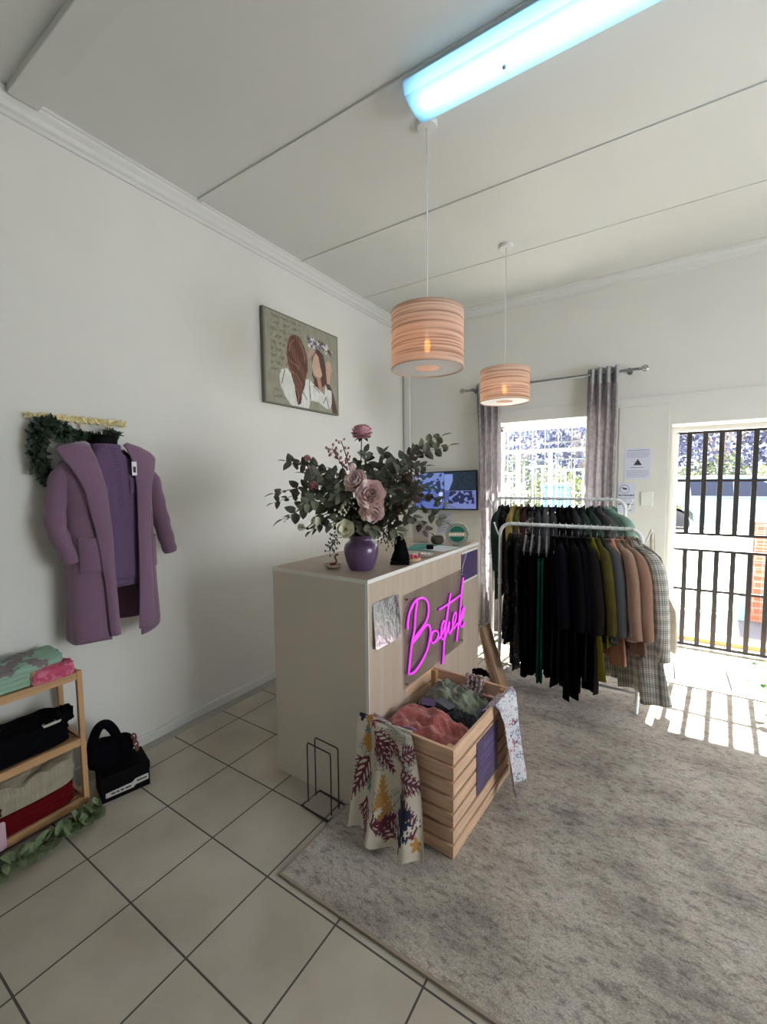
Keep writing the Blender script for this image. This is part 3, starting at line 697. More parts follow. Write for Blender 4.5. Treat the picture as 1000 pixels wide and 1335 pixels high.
# cardigan: open shell + sleeves + shawl lapels + pockets
cd = E_('long_cardigan', (BX, BY, .76), 'long open mauve cardigan with shawl lapels on the hanging bust form', 'cardigan')
ctab = [(.77,.120,.215,.33),(.80,.122,.216,.33),(1.0,.122,.208,.36),(1.25,.122,.206,.42),(1.45,.120,.205,.50),(1.56,.112,.212,.60),(1.62,.096,.205,.75),(1.655,.080,.165,.95),(1.685,.064,.098,1.15),(1.70,.060,.080,1.2)]
def shell(u, v):
    z = .77+(1.70-.77)*v
    rx = np.interp(z, [t[0] for t in ctab], [t[1] for t in ctab]); ry = np.interp(z, [t[0] for t in ctab], [t[2] for t in ctab]); op = np.interp(z, [t[0] for t in ctab], [t[3] for t in ctab])
    a = op+(2*PI-2*op)*u
    ca, sa = math.cos(a), math.sin(a); e = 2.5; q = (abs(ca)**e+abs(sa)**e)**(-1/e)
    w = 1+.035*math.sin(a*6+1.3*z)*max(0, (1.45-z))
    dx = rx*ca*q*w; dy = ry*sa*q*w
    if dx < 0: dx *= .72
    zz = z-(.03*math.cos(a)+.012*math.sin(a*3))*(1-v)**4
    return (BX+.004+dx, BY+dy, zz)
build(MB().sheet(shell, 90, 60, .006), 'body', 'lilaccoat', cd, smooth=True)
def sleeve(P, R, nm='sleeve'):
    pts = spline(P, 8); n = len(pts); rr_ = [np.interp(i/(n-1), np.linspace(0, 1, len(R)), R)*(1+.05*math.sin(i*.9)) for i in range(n)]
    m = MB().tube(pts, rr_, 20)
    return build(m, nm, 'lilaccoat', cd, smooth=True)
sleeve([(.11, -.125, 1.60), (.12, -.172, 1.545), (.125, -.198, 1.44), (.135, -.212, 1.34), (.16, -.198, 1.25), (.175, -.165, 1.15)], [.05, .05, .045, .042, .038, .032])
sleeve([(.11, .185, 1.60), (.12, .245, 1.54), (.12, .275, 1.42), (.125, .30, 1.30), (.13, .325, 1.19), (.13, .340, 1.13)], [.05, .05, .046, .044, .04, .036])
def lapel(tab, nm):
    # tab rows: z, inner y, outer y, x inner, x outer
    def fn(u, v):
        z = tab[0][0]+(tab[-1][0]-tab[0][0])*v
        q = [np.interp(-z, [-t[0] for t in tab], [t[k] for t in tab]) for k in range(1, 5)]
        y = q[0]+(q[1]-q[0])*u; x = q[2]+(q[3]-q[2])*u+.012*math.sin(PI*u)
        return (x, y, z+.012*math.sin(PI*u)*(v < .05))
    build(MB().sheet(fn, 14, 60, .007), nm, 'lilaccoat', cd, smooth=True)
X = BX
lapel([(1.72,-.055,-.10,X+.035,X-.01),(1.70,-.062,-.205,X+.06,X+.03),(1.66,-.055,-.195,X+.085,X+.06),(1.60,-.045,-.165,X+.105,X+.095),(1.50,-.03,-.128,X+.128,X+.125),(1.26,-.018,-.088,X+.134,X+.132),(1.03,-.015,-.065,X+.136,X+.134),(.80,-.008,-.055,X+.136,X+.134),(.772,-.005,-.05,X+.134,X+.132)], 'lapel')
lapel([(1.72,.10,.145,X+.035,X-.01),(1.70,.105,.235,X+.055,X+.01),(1.66,.108,.262,X+.085,X+.035),(1.60,.112,.232,X+.105,X+.075),(1.50,.112,.19,X+.124,X+.11),(1.26,.105,.165,X+.130,X+.122),(1.03,.10,.165,X+.132,X+.124),(.80,.085,.165,X+.132,X+.124),(.772,.085,.16,X+.130,X+.122)], 'lapel')
def pocket(y0, y1, z0, z1, xo):
    def fn(u, v):
        y = y0+(y1-y0)*u; s_ = (y-BY)/.215
        return (BX+.004+xo*(1-abs(s_)**2.5)**.4+.006+.006*math.sin(PI*v)*math.sin(PI*u), y, z0+(z1-z0)*v-(.010*math.sin(PI*u) if v > .95 else 0))
    build(MB().sheet(fn, 14, 14, .005), 'pocket', 'lilaccoat', cd, smooth=True)
pocket(-.155, -.05, 1.10, 1.275, .124); pocket(.165, .225, 1.08, 1.25, .124)
# ------------------------------------------------------------------ slatted shelf rack at the left
sx0, sx1, sy0, sy1 = .035, .275, -.95, -.197
sh = E_('shelf_rack', (.155, -.57, 0), 'small three tier beech shelf rack holding folded clothes by the left wall', 'shelf')
for x in (sx0, sx1-.022):
    for y in (sy0, sy1-.022): build(MB().box(x, x+.022, y, y+.022, 0, .665), 'post', 'beechz', sh, bevel=.002)
for z in (.66, .345, .055):
    m = MB(); top = z > .5
    for x in (sx0+.003, sx1-.019): m.box(x, x+.016, sy0+.022, sy1-.022, z-.034, z)
    for y in (sy0+.003, sy1-.019): m.box(sx0+.022, sx1-.022, y, y+.016, z-.034, z)
    for k in range(9):
        x = sx0+.024+k*.0215; m.box(x, x+.016, sy0+.019, sy1-.019, z-.02, z-.010)
    build(m, 'shelf_board', 'beech', sh)
def folded(name, matn, x0, x1, y0, y1, z0, z1, label, cat, folds=3, seed=0, group=None, wav=1.0, parent=None, ee=5):
    def fn(u, v):
        a = 2*PI*u; ca, sa = math.cos(a), math.sin(a); e = ee
        q = (abs(ca)**e+abs(sa)**e)**(-1/e)
        cx, cy = (x0+x1)/2, (y0+y1)/2; hx, hy = (x1-x0)/2, (y1-y0)/2
        if v < .2: k = .90+.10*(v/.2); z = z0+.004*(v/.2)
        elif v < .75: t = (v-.2)/.55; k = 1-.03*math.sin(t*PI*folds*2)**2; z = z0+.004+(z1-z0)*.86*t
        else: t = (v-.75)/.25; k = max(.02, (1-t)*.985+.0); z = z0+(z1-z0)*(.87+.13*math.sin(t*PI/2))
        w = .05*wav*nz(ca*2+seed, sa*2, v*4)*k
        zz = z+(z1-z0)*.22*wav*nz(ca*q*k*2+seed, sa*q*k*3, 3.1)*max(0, v-.3)
        return (cx+hx*ca*q*k*(1+w*.4), cy+hy*sa*q*k*(1+w*.5), max(z0, zz))
    o = build(MB().sheet(fn, 96, 40, 0, wrap=True), name, matn, parent, smooth=True)
    if parent is None: tag(o, label, cat, group)
    return o
F = 'folded clothes on the beech shelf rack'
folded('folded_blouse', 'mintfloral', .05, .255, -.62, -.24, .6595, .765, 'folded mint green printed blouse on top of the beech shelf rack', 'blouse', 2, 3, F, 1.6)
folded('folded_blouse', 'pinkprint', .19, .283, -.385, -.222, .6605, .725, 'bright pink silky folded garment at the corner of the shelf rack top', 'blouse', 1, 8, F, 1.2)
o = folded('folded_trousers', 'blackcloth', .055, .252, -.70, -.235, .345, .475, 'black folded trousers with a small white label on the middle shelf', 'trousers', 2, 5, F, 1)
folded('care_label', 'boxlabel', .235, .2535, -.35, -.28, .452, .462, None, None, 1, 1, None, 0, parent=o)
folded('ruffle_collar', 'blackcloth', .18, .25, -.30, -.225, .44, .50, None, None, 1, 4, None, 2.4, parent=o)
folded('folded_sweater', 'redcloth', .058, .262, -.72, -.236, .055, .155, 'dark red folded knit at the bottom of the lowest shelf', 'sweater', 2, 2, F, .5)
folded('folded_sweater', 'creamknit', .055, .268, -.60, -.222, .150, .275, 'cream ribbed folded knit lying on the dark red one', 'sweater', 1, 9, F, 2.2, ee=3)
folded('folded_sweater', 'maroon', .10, .268, -.70, -.49, .156, .215, 'maroon folded knit at the left end of the lowest shelf', 'sweater', 1, 6, F, .8)
t_ = MB().box(.286, .2875, -.62, -.505, .0, .115, None); 
o = build(MB().prism(rr(-.62, -.508, -.02, .10, 0, .012), (.0015, 0, 0), T(.285, 0, .05)), 'swing_card', 'pinkcard'); tag(o, 'pale pink card hanging at the front of the lowest shelf', 'card')
o2 = build(MB().tube(spline([(.286, -.545, .145), (.2815, -.53, .20), (.279, -.525, .24), (.277, -.52, .30)], 5), .0018, 6), 'loop', 'blackcloth', o)
# eucalyptus garland on the floor
fg = E_('floor_garland', (.41, -.4, 0), 'green round-leaved eucalyptus garland lying on the tiles before the shelf rack', 'garland')
P = spline([(.345, -.185, .02), (.385, -.25, .022), (.39, -.33, .02), (.385, -.42, .02), (.40, -.50, .02), (.39, -.60, .02), (.40, -.72, .02)], 9)
build(MB().tube(P, .003, 6), 'stem', 'twig', fg, smooth=True)
m = MB()
for i in range(0, len(P)-1):
    for s_ in (1, -1, 0):
        t = (P[i+1]-P[i]).normalized(); side = Vector((-t.y, t.x, 0))*s_
        d = (side+t*random.uniform(-.3,.6)+Vector((0,0,random.uniform(.05,.9 if s_ == 0 else .55)))).normalized()
        if random.random() < .45: continue
        L_ = .046+.026*random.random(); leaf(m, P[i]+Vector((0,0,.004))+rdir()*.006, d, (random.uniform(-.6,.6),random.uniform(-.6,.6),1), L_, L_*.98, .12, 7, .85)
build(m, 'leaves', 'leaffloor', fg, fix=False); tag([c for c in fg.children if c.name.startswith('leaves')][0], kind='stuff')
# shoe box + bag
A = math.atan2(.053, .206)
MBX = T(.318, -.166, 0) @ RZ(-A)
sb = E_('shoe_box', (.25, -.06, 0), 'black shoe box with a white side label on the floor beside the shelf rack', 'box')
build(MB().box(-.165, -.003, .003, .210, 0, .10, MBX), 'box_body', 'black', sb, bevel=.002)
build(MB().box(-.168, 0, 0, .213, .088, .125, MBX), 'lid', 'black', sb, bevel=.003)
l_ = build(MB().prism([(0,.018,.022),(0,.135,.022),(0,.145,.032),(0,.203,.034),(0,.203,.064),(0,.145,.062),(0,.130,.050),(0,.018,.046)], (.0012, 0, 0), MBX @ T(-.0025,0,0)), 'side_label', 'boxlabel', sb)
m = MB()
for a, b in ((.040,.058),(.062,.074),(.080,.094),(.100,.125),(.150,.195)): m.box(0, .0009, a, b, .031 if a < .14 else .045, .039 if a < .14 else .052, MBX @ T(-.0011,0,0))
build(m, 'label_print', 'ink', l_)
bg_ = E_('handbag', (.17, -.08, .125), 'black soft handbag with a brown tortoiseshell chain on the shoe box', 'bag')
def bagf(u, v):
    a = 2*PI*u; ca, sa = math.cos(a), math.sin(a); w = .5*(1-.35*v)
    return (.19+.060*ca*(1-.45*v)*(1+.12*nz(ca, sa*2, v*3)), -.082+.078*sa*(1-.18*v**2)*(1+.1*nz(sa, v*3)), .126+.115*v-.02*v*max(0, sa))
build(MB().sheet(bagf, 48, 20, .004, wrap=True), 'bag_body', 'blackcloth', bg_, smooth=True)
build(MB().ell((.19, -.082, .225), (.035, .06, .018)), 'bag_top', 'blackcloth', bg_, smooth=True)
build(MB().tube(spline([(.20, -.150, .16), (.205, -.146, .25), (.205, -.118, .318), (.205, -.082, .325), (.205, -.052, .285), (.20, -.030, .23), (.20, -.02, .18)], 6), .022, 12), 'strap', 'blackcloth', bg_, smooth=True)
build(MB().ell((.19, .0, .172), (.06, .055, .055)), 'front_pouch', 'blackcloth', bg_, smooth=True)
for k in range(4):
    M_ = T(.262, .022+.004*k, .225-.022*k) @ Matrix.Rotation(.6+k*PI/2, 4, 'Z') @ Matrix.Rotation(PI/2, 4, 'X')
    build(MB().tube([M_ @ Vector((.011*math.cos(a), .015*math.sin(a), 0)) for a in np.linspace(0, 2*PI, 16, endpoint=False)], .0042, 8, closed=True), 'chain_link', 'tortoise', bg_, smooth=True)
# wire bag stand
ws = E_('wire_stand', (1.21, .40, 0), 'black square-based wire display stand on the tiles before the counter', 'display stand')
M_ = T(1.128, .337, 0) @ RZ(-.06)
m = MB(); m.tube([M_ @ Vector(q) for q in ((0,0,.006),(.168,0,.006),(.168,.12,.006),(0,.12,.006))], .0045, 8, closed=True)
build(m, 'base', 'blackwire', ws)
for y in (.035, .085): build(MB().tube([M_ @ Vector(q) for q in [(.008,y,.008)]+[(.008,y,z) for z in (.1,.2,.285)]+[(.010,y,.295),(.016,y,.30),(.1,y,.30),(.148,y,.30),(.156,y,.295),(.158,y,.285),(.158,y,.1),(.158,y,.008)]], .0030, 8), 'hoop', 'blackwire', ws, smooth=True)
# ------------------------------------------------------------------ curtain rod and curtains
RY, RZc = 3.136, 2.425
rod = E_('curtain_rod', (1.55, RY, RZc), 'dark chrome curtain rod with ball finials over the window', 'curtain rod')
build(MB().cyl((.80, RY, RZc), (2.31, RY, RZc), .011, 16), 'pole', 'graymetal', rod, smooth='auto')
for x, s_ in ((.80, -1), (2.31, 1)):
    m = MB(); m.cyl((x, RY, RZc), (x+s_*.02, RY, RZc), .016, 16)
    for a in range(4): 
        R_ = Matrix.Rotation(a*PI/4, 4, 'X'); m.tube([Vector((x+s_*.042, RY, RZc))+R_.to_3x3() @ Vector((.024*math.cos(t), .024*math.sin(t), 0)) for t in np.linspace(0, 2*PI, 20, endpoint=False)], .0028, 6, closed=True)
    m.ell((x+s_*.042, RY, RZc), .010)
    build(m, 'finial', 'chrome', rod, smooth='auto')
for x in (.87, 2.24):
    m = MB(); m.cyl((x, RY, RZc), (x, BW, RZc), .007, 10); m.cyl((x, BW-.008, RZc), (x, BW, RZc), .022, 16); m.cyl((x-.008, RY, RZc), (x+.008, RY, RZc), .017, 16)
    build(m, 'bracket', 'graymetal', rod, smooth='auto')
def curtain(xt0, xt1, xb0, xb1, n, label, ph=0):
    cu = E_('curtain', ((xt0+xt1)/2, RY, .02), label, 'curtain', 'grey eyelet curtains at the window')
    zt, zb = RZc+.05, .02
    def fn(u, v, lo=0., hi=1.):
        z = zt-(zt-zb)*v; k = min(1, v*1.15)
        x = (xt0+(xt1-xt0)*u)*(1-k)+(xb0+(xb1-xb0)*u)*k
        a = .036*(1-.25*v)+.012*math.sin(u*9+v*4)*v
        y = RY+a*math.sin(u*n*2*PI+ph+.5*math.sin(v*3+u*4))+.008*math.sin(z*7+u*20)
        return (x+.01*math.sin(u*n*2*PI*2+v*5)*v, min(y, BW-.03), z)
    build(MB().sheet(lambda u, v: fn(u, .055+.945*v), n*22, 60, 0), 'drape', 'curtaincloth', cu, smooth=True)
    build(MB().sheet(lambda u, v: fn(u, .056*v), n*22, 6, .003), 'header_band', 'curtainband', cu, smooth=True)
    for k in range(n*2):
        u = (k+.5-ph/PI)/(n*2)
        if not 0 < u < 1: continue
        x = xt0+(xt1-xt0)*u
        build(MB().tube([(x, RY+.021*math.cos(t), RZc+.021*math.sin(t)) for t in np.linspace(0, 2*PI, 16, endpoint=False)], .003, 6, closed=True), 'eyelet', 'chrome', cu, smooth=True)
curtain(.905, 1.15, .97, 1.19, 4, 'grey eyelet curtain on the left side of the window, beside the screen', .4)
curtain(1.925, 2.165, 1.905, 2.14, 4, 'grey eyelet curtain on the right side of the window, beside the wall notices', 0)
# ------------------------------------------------------------------ wall notices, switch, screen
BW0 = BW; BW = BW0-.0085
def MW(x, z, y=BW-.0035): return T(x, y, z) @ Matrix.Rotation(PI/2, 4, 'X')
n1 = E_('wall_notice', (2.318, BW-.002, 1.515), 'white laminated notice with a dark warning triangle, above the light switch', 'notice', 'laminated notices beside the door')
build(MB().box(2.221, 2.415, BW-.003, BW-.001, 1.515, 1.778), 'sheet', 'paper', n1)
m = MB(); rs = random.Random(4)
def words_(m, x0, x1, z, h, y=BW-.0036):
    x = x0
    while x < x1-.004:
        w_ = min(rs.uniform(.006, .02), x1-x); m.box(x, x+w_, y, y+.0006, z-h/2, z+h/2); x += w_+.0035
words_(m, 2.24, 2.40, 1.762, .006)
for k in range(5): words_(m, 2.236+.006*(k == 4), 2.404-.01*(k == 4), 1.746-.0105*k, .0028)
for k in range(6): words_(m, 2.236, 2.404-.02*(k == 5), 1.590-.0105*k, .0028)
words_(m, 2.268, 2.37, 1.616, .006)
build(m, 'text_lines', 'inkpale', n1)
build(MB().prism([(2.288, BW-.0036, 1.636), (2.350, BW-.0036, 1.636), (2.319, BW-.0036, 1.688)], (0, .0006, 0)), 'warning_triangle', 'ink', n1)
n2 = E_('wall_notice', (2.243, BW-.002, 1.205), 'white notice with a camera symbol in a ring, left of the light switch', 'notice', 'laminated notices beside the door')
build(MB().box(2.176, 2.311, BW-.003, BW-.001, 1.225, 1.483), 'sheet', 'paper', n2)
m = MB(); cx, cz = 2.226, 1.43
m.tube([(cx+.036*math.cos(t), BW-.0036, cz+.036*math.sin(t)) for t in np.linspace(0, 2*PI, 32, endpoint=False)], .0018, 6, closed=True)
m.prism([(cx-.018, BW-.004, cz+.018), (cx+.020, BW-.004, cz+.008), (cx+.020, BW-.004, cz-.002), (cx+.004, BW-.004, cz-.004), (cx-.016, BW-.004, cz+.006)], (0, .0006, 0))
m.obox((cx-.002, BW-.0037, cz-.002), (cx-.010, BW-.0037, cz-.018), .004, .0006); m.obox((cx-.020, BW-.0037, cz-.018), (cx-.008, BW-.0037, cz-.014), .006, .0006)
build(m, 'camera_symbol', 'ink', n2)
m = MB(); words_(m, 2.182, 2.306, 1.378, .010); words_(m, 2.182, 2.225, 1.30, .010); words_(m, 2.25, 2.295, 1.30, .010); words_(m, 2.262, 2.288, 1.248, .008)
build(m, 'headline', 'ink', n2)
m = MB(); words_(m, 2.184, 2.303, 1.354, .004); words_(m, 2.184, 2.24, 1.337, .004); build(m, 'text_lines', 'inkpale', n2)
sw_ = E_('light_switch', (2.397, BW-.005, 1.29), 'square white light switch plate on the wall between rack and door', 'switch')
build(MB().box(2.352, 2.438, BW-.014, BW-.0005, 1.288, 1.408), 'plate', 'whiteplastic', sw_, bevel=.004)
build(MB().box(2.384, 2.406, BW-.019, BW-.014, 1.334, 1.358), 'rocker', 'whiteplastic', sw_, bevel=.002)
BW = BW0
# screen
M_ = T(.555, 3.155, 1.412) @ Matrix.Rotation(math.radians(-1.2), 4, 'Y')
tv = E_('wall_screen', (.555, 3.155, 1.21), 'flat black screen showing four bluish camera views on the back wall', 'screen')
build(MB().box(-.365, .365, -.012, .022, -.205, .205, M_), 'casing', 'tv_black', tv, bevel=.003)
build(MB().cyl(M_ @ Vector((0, .02, 0)), (.555, BW, 1.41), .03, 12), 'bracket', 'darkmetal', tv)
nu, nv = 160, 90
uu, vv = np.meshgrid(np.linspace(0, 1, nu+1), np.linspace(0, 1, nv+1)); U = uu.ravel(); V = vv.ravel()
C = np.tile(L3((38,48,90)), (len(U), 1))
def putc(mask, c): C[mask] = L3(c)
nn_ = np.array([nz(a*9, b*6, 3) for a, b in zip(U, V)]); n3 = np.array([nz(a*16, b*11, 7) for a, b in zip(U, V)])
putc(V > .5, (34,58,82)); putc((V > .5) & (U < .5) & (nn_ > -.1), (112,132,196)); putc((V > .5) & (U < .5) & (V < .78) & (nn_+n3 > .05), (36,52,86))
putc((V > .5) & (U > .5), (26,44,62)); putc((V > .5) & (U > .5) & (U < .64) & (V < .95) & (U-.5 < (V-.2)*.25), (120,142,204)); putc((V > .5) & (U > .68) & (n3 > .1), (20,30,40))
putc((V < .5) & (U < .5), (88,108,180)); putc((V < .5) & (U < .5) & (nn_ < -.08), (40,52,104)); putc((V < .46) & (V > .2) & (abs(U-.40-.1*V) < .03), (190,208,240))
putc((V < .5) & (U > .5), (116,128,186)); putc((V < .48) & (U > .56) & (U < .97) & (n3 > -.12) & (V > .14), (34,36,78)); putc((V < .48) & (U > .5) & (U < .62) & (U-.5 < V*.2), (70,88,150))
putc((abs(U-.5) < .004) | (abs(V-.5) < .006), (24,34,66))
C = C*.8
M2 = M_
build(MB().sheet(lambda u, v: M2 @ Vector((-.352+.704*u, -.0126, -.192+.384*v)), nu, nv), 'display', 'screen', tv, cols=C, fix=False)
# papers on the wall behind the counter
o = build(MB().box(.06, .40, BW-.004, BW-.001, .86, 1.19), 'wall_poster', 'trimpaint'); tag(o, 'large blank white sheet on the back wall under the screen', 'poster')
p_ = E_('price_list', (.52, BW-.002, .94), 'white printed list taped to the back wall under the screen', 'paper')
build(MB().box(.425, .61, BW-.003, BW-.001, .925, 1.175), 'sheet', 'paper', p_)
m = MB()
for k in range(9): words_(m, .44, .595-.03*(k % 3), 1.155-.024*k, .005)
build(m, 'text_lines', 'inkpale', p_)
# ------------------------------------------------------------------ slatted crate of clothes
CM = T(1.397, .468, 0) @ RZ(math.radians(-3.3)); CWd, CL, CH = .455, .632, .466
cr = E_('wooden_crate', (CM @ Vector((CWd/2, CL/2, 0))), 'slatted pine crate full of clothes on the rug before the counter', 'crate')
zz = [(.012+.0655*k, .012+.0655*k+.0515) for k in range(6)]+[(.405, CH)]
for a, b in ((0, 0), (1, 0), (0, 1), (1, 1)):
    x = .014 if a == 0 else CWd-.014-.028; y = .014 if b == 0 else CL-.014-.028
    build(MB().box(x, x+.028, y, y+.028, .012, CH-.004, CM), 'corner_post', 'beechz', cr)
for side, nm_ in ((0, 'near'), (1, 'far'), (2, 'l'), (3, 'r')):
    for z0, z1 in zz:
        if side == 0: q = (0, CWd, 0, .014)
        elif side == 1: q = (0, CWd, CL-.014, CL)
        elif side == 2: q = (0, .014, .0145, CL-.0145)
        else: q = (CWd-.014, CWd, .0145, CL-.0145)
        build(MB().box(q[0], q[1], q[2], q[3], z0, z1, CM), 'slat', 'pinex' if side > 1 else 'pine', cr, bevel=.0015)
for k in range(6): build(MB().box(.02, CWd-.02, .03+.1*k, .11+.1*k, .012, .024, CM), 'base_board', 'pine', cr)
sg = build(MB().box(CWd+.0008, CWd+.004, .215, .455, .145, .385, CM), 'crate_sign', 'purplecard', cr)
M3 = CM @ T(CWd+.0048, .335, .30) @ Matrix.Rotation(PI/2, 4, 'Z') @ Matrix.Rotation(PI/2, 4, 'X')
mat('lilacink', (142,122,176), .5)
m = MB()
for k, (z, h, a, b) in enumerate(((.335, .03, .29, .40), (.295, .012, .25, .42), (.27, .012, .25, .40), (.22, .008, .27, .39))):
    y = a
    while y < b-.012:
        m.obox((CWd+.0044, y, z-h/2), (CWd+.0044, y+.006, z+h/2), .003, .0008, up=(1,0,0)); y += .016
m.v = [tuple(CM @ Vector(q)) for q in m.v]
build(m, 'sign_lettering', 'lilacink', sg)
def heap(name, matn, s0, s1, t0, t1, zb, zt, label, cat, seed, fr=1.0, amp=.02, rot=0, th=.008, group='clothes heaped in the crate'):
    cx, cy = (s0+s1)/2, (t0+t1)/2; hx, hy = (s1-s0)/2, (t1-t0)/2; cr_, sr_ = math.cos(rot), math.sin(rot)
    def fn(u, v):
        a, b = 2*u-1, 2*v-1
        a2 = a*(1+.12*nz(b*2, seed)); b2 = b*(1+.12*nz(a*2, seed+5))
        d = (1-abs(a)**3)*(1-abs(b)**3)
        z = zb+(zt-zb)*d**.6+amp*(nz(a*2.2*fr+seed, b*2.8*fr, seed)+.8*(.5-abs(nz(a*3*fr+b*2, b*2*fr-a, seed+2)))*1.5*1)*min(1, d*3)
        x, y = hx*a2, hy*b2; x, y = x*cr_-y*sr_, x*sr_+y*cr_
        x = min(max(cx+x, .048), CWd-.048); y = min(max(cy+y, .048), CL-.048)
        return CM @ Vector((x, y, max(z, zb)))
    o = build(MB().sheet(fn, 70, 70, th), name, matn, None, smooth=True); return tag(o, label, cat, group)
heap('grey_shirt', 'slate', .03, .43, .03, .61, .30, .335, 'grey clothing at the bottom of the crate, under the rest', 'clothing', 1, 1, .012)
heap('floral_blouse', 'floralblack', .03, .33, .22, .45, .335, .395, 'black blouse with pale flowers under the olive top in the crate', 'blouse', 3, 1.3, .015)
heap('knit_sweater', 'coral', .02, .44, .02, .34, .335, .430, 'fluffy coral knit at the near end of the crate', 'sweater', 6, 1, .03)
heap('jersey_shirt', 'olive', .06, .39, .34, .57, .36, .455, 'soft olive green shirt at the far end of the crate', 'top', 9, 1.1, .03, -.15)
heap('denim_shirt', 'slate', .27, .43, .28, .58, .355, .405, 'blue grey clothing along the right side inside the crate', 'clothing', 12, 1.2, .02)
heap('lined_jacket', 'charcoal', .24, .41, .27, .37, .385, .425, 'charcoal folded edge beside the coral knit in the crate', 'clothing', 15, 1.5, .018)
o = build(MB().box(-.034, .034, -.024, .024, 0, .0015, CM @ T(.155, .325, .432) @ Matrix.Rotation(.3, 4, 'Z') @ Matrix.Rotation(.25, 4, 'X')), 'swing_ticket', 'purplecard'); tag(o, 'purple card ticket lying on the black floral blouse', 'ticket')
o = build(MB().box(-.05, .05, -.022, .022, 0, .0015, CM @ T(.235, .345, .440) @ Matrix.Rotation(-.35, 4, 'Z') @ Matrix.Rotation(.12, 4, 'X')), 'swing_ticket', 'slate'); tag(o, 'blue grey card ticket beside the olive top in the crate', 'ticket')
# tropical print dress over the near left corner
Wm, Hm = .34, .60
nu, nv = 150, 240
uu, vv = np.meshgrid(np.linspace(0, 1, nu+1), np.linspace(0, 1, nv+1)); U = uu.ravel()*Wm; V = vv.ravel()*Hm
C = np.tile(L3((200,189,174)), (len(U), 1)); rs = random.Random(21)
def frond(x, y, ang, L_, col, w=.0030, br=7, spread=.9, out=.5):
    segs = []; n = br
    for k in range(n+1):
        t = k/n; cx = x+L_*t*math.cos(ang); cy = y+L_*t*math.sin(ang)
        if k: segs.append(((px, py), (cx, cy), w*1.3))
        px, py = cx, cy
        for s_ in (1, -1):
            a = ang+s_*spread*(1-.3*t); l = L_*out*(1-t*.75); ex, ey = cx+l*math.cos(a), cy+l*math.sin(a); segs.append(((cx, cy), (ex, ey), w))
            if l > .03:
                for s2 in (1, -1): a3 = a+s2*.6; mx_, my_ = cx+l*.55*math.cos(a), cy+l*.55*math.sin(a); segs.append(((mx_, my_), (mx_+l*.35*math.cos(a3), my_+l*.35*math.sin(a3)), w*.8))
    for a, b, w_ in segs:
        q, t = segd(U, V, a, b); C[q < w_*(1.15-.6*t)] = L3(col)
def blob(x, y, r, col, k=5, ph=0, e=.35):
    a = np.arctan2(V-y, U-x); C[np.hypot(U-x, (V-y)*.8) < r*(1+e*np.sin(k*a+ph))] = L3(col)
grey = (138,132,128); burg = (98,40,58); navy = (34,38,66); mus = (176,128,62); teal_ = (96,130,122); pk = (160,70,92)
for x, y, a in ((.17,.44,1.9),(.29,.36,.9),(.16,.20,2.3),(.22,.04,1.1),(.08,.44,.2),(.31,.22,1.7),(.12,.14,-.8),(.20,.58,-2.2),(.12,.50,2.6),(.26,.46,.5),(.20,.36,-1.2),(.30,.30,2.4),(.18,.10,.7),(.28,.16,1.5),(.04,.2,1.2),(.32,.40,2.8),(.14,.42,-.6)): frond(x, y, a, .11, grey, .0016, 8, .8, .45)
frond(.17,.42,-2.4,.10,burg,.0036,6,.8,.4); frond(.10,.44,1.2,.08,burg,.004,6); frond(.28,.26,.4,.09,burg,.0034,6); frond(.20,.03,2.4,.09,burg,.0036,6); frond(.11,.30,-.35,.17,burg,.0036,7,.7,.42); frond(.13,.28,-.9,.10,burg,.0034,6); frond(.03,.56,-1.2,.12,burg,.0045,6); frond(.05,.47,-1.9,.10,burg,.0042,6)
frond(.25,.20,-.2,.10,burg,.0036,6); frond(.06,.20,-2.1,.12,burg,.004,6); frond(.06,.09,-1.3,.1,burg,.004,6); frond(.30,.06,1.9,.1,burg,.0034,6); frond(.12,.06,.3,.08,burg,.0036,6)
blob(.225,.50,.030,navy,7,.5); blob(.222,.46,.022,navy,5,1); blob(.215,.435,.014,navy,3,0); blob(.24,.555,.014,navy,4,1)
blob(.26,.11,.030,navy,4,.6); blob(.245,.075,.026,navy,5,2); blob(.275,.08,.02,navy,3,0); blob(.235,.045,.02,navy,4,1)
blob(.025,.40,.030,navy,5,1); blob(.03,.36,.022,navy,4,2)
frond(.065,.33,1.4,.13,mus,.0055,6,.6,.35); frond(.06,.22,1.5,.1,mus,.005,6,.7,.35); frond(.15,.08,1.5,.10,mus,.0045,6,.8,.4); blob(.30,.54,.012,mus,3); blob(.31,.04,.014,mus,5)
frond(.165,.53,-1.4,.09,(88,62,104),.005,6,.6,.35); blob(.10,.335,.016,pk,5); blob(.06,.29,.012,teal_,4); blob(.07,.13,.014,teal_,5); blob(.04,.53,.02,pk,4)
for k in range(12): blob(rs.uniform(.1,.32), rs.uniform(.02,.12), .007, (214,206,190), 5, k)
tpath = [(.060,.425),(.034,.446),(.008,.474),(-.008,.478),(-.020,.463),(-.028,.40),(-.036,.30),(-.055,.20),(-.085,.11),(-.115,.03)]
def dress(u, v):
    q = (1-v)**1*1.0; k = min(.999, (1-v))*9; i = int(k); f_ = k-i; a = tpath[i]; b = tpath[min(i+1, 9)]
    t = a[0]+(b[0]-a[0])*f_; z = a[1]+(b[1]-a[1])*f_; d = 1-v
    dd = max(0, d-.38)/.62
    s = (-.012+.275*u)*(1-dd)+(.035+.36*u)*dd
    t += -(.006+.024*dd)*(1+math.sin(u*15+1.2+dd*1.5))*(d > .4)*min(1, dd*4)-.012*dd*math.sin(u*7)
    z += .014*math.sin(u*7+1)*dd+.012*dd
    return CM @ Vector((s, t, max(z, .014)))
dr = E_('print_dress', (1.55, .40, .02), 'tropical coral print dress draped over the near left corner of the crate', 'dress')
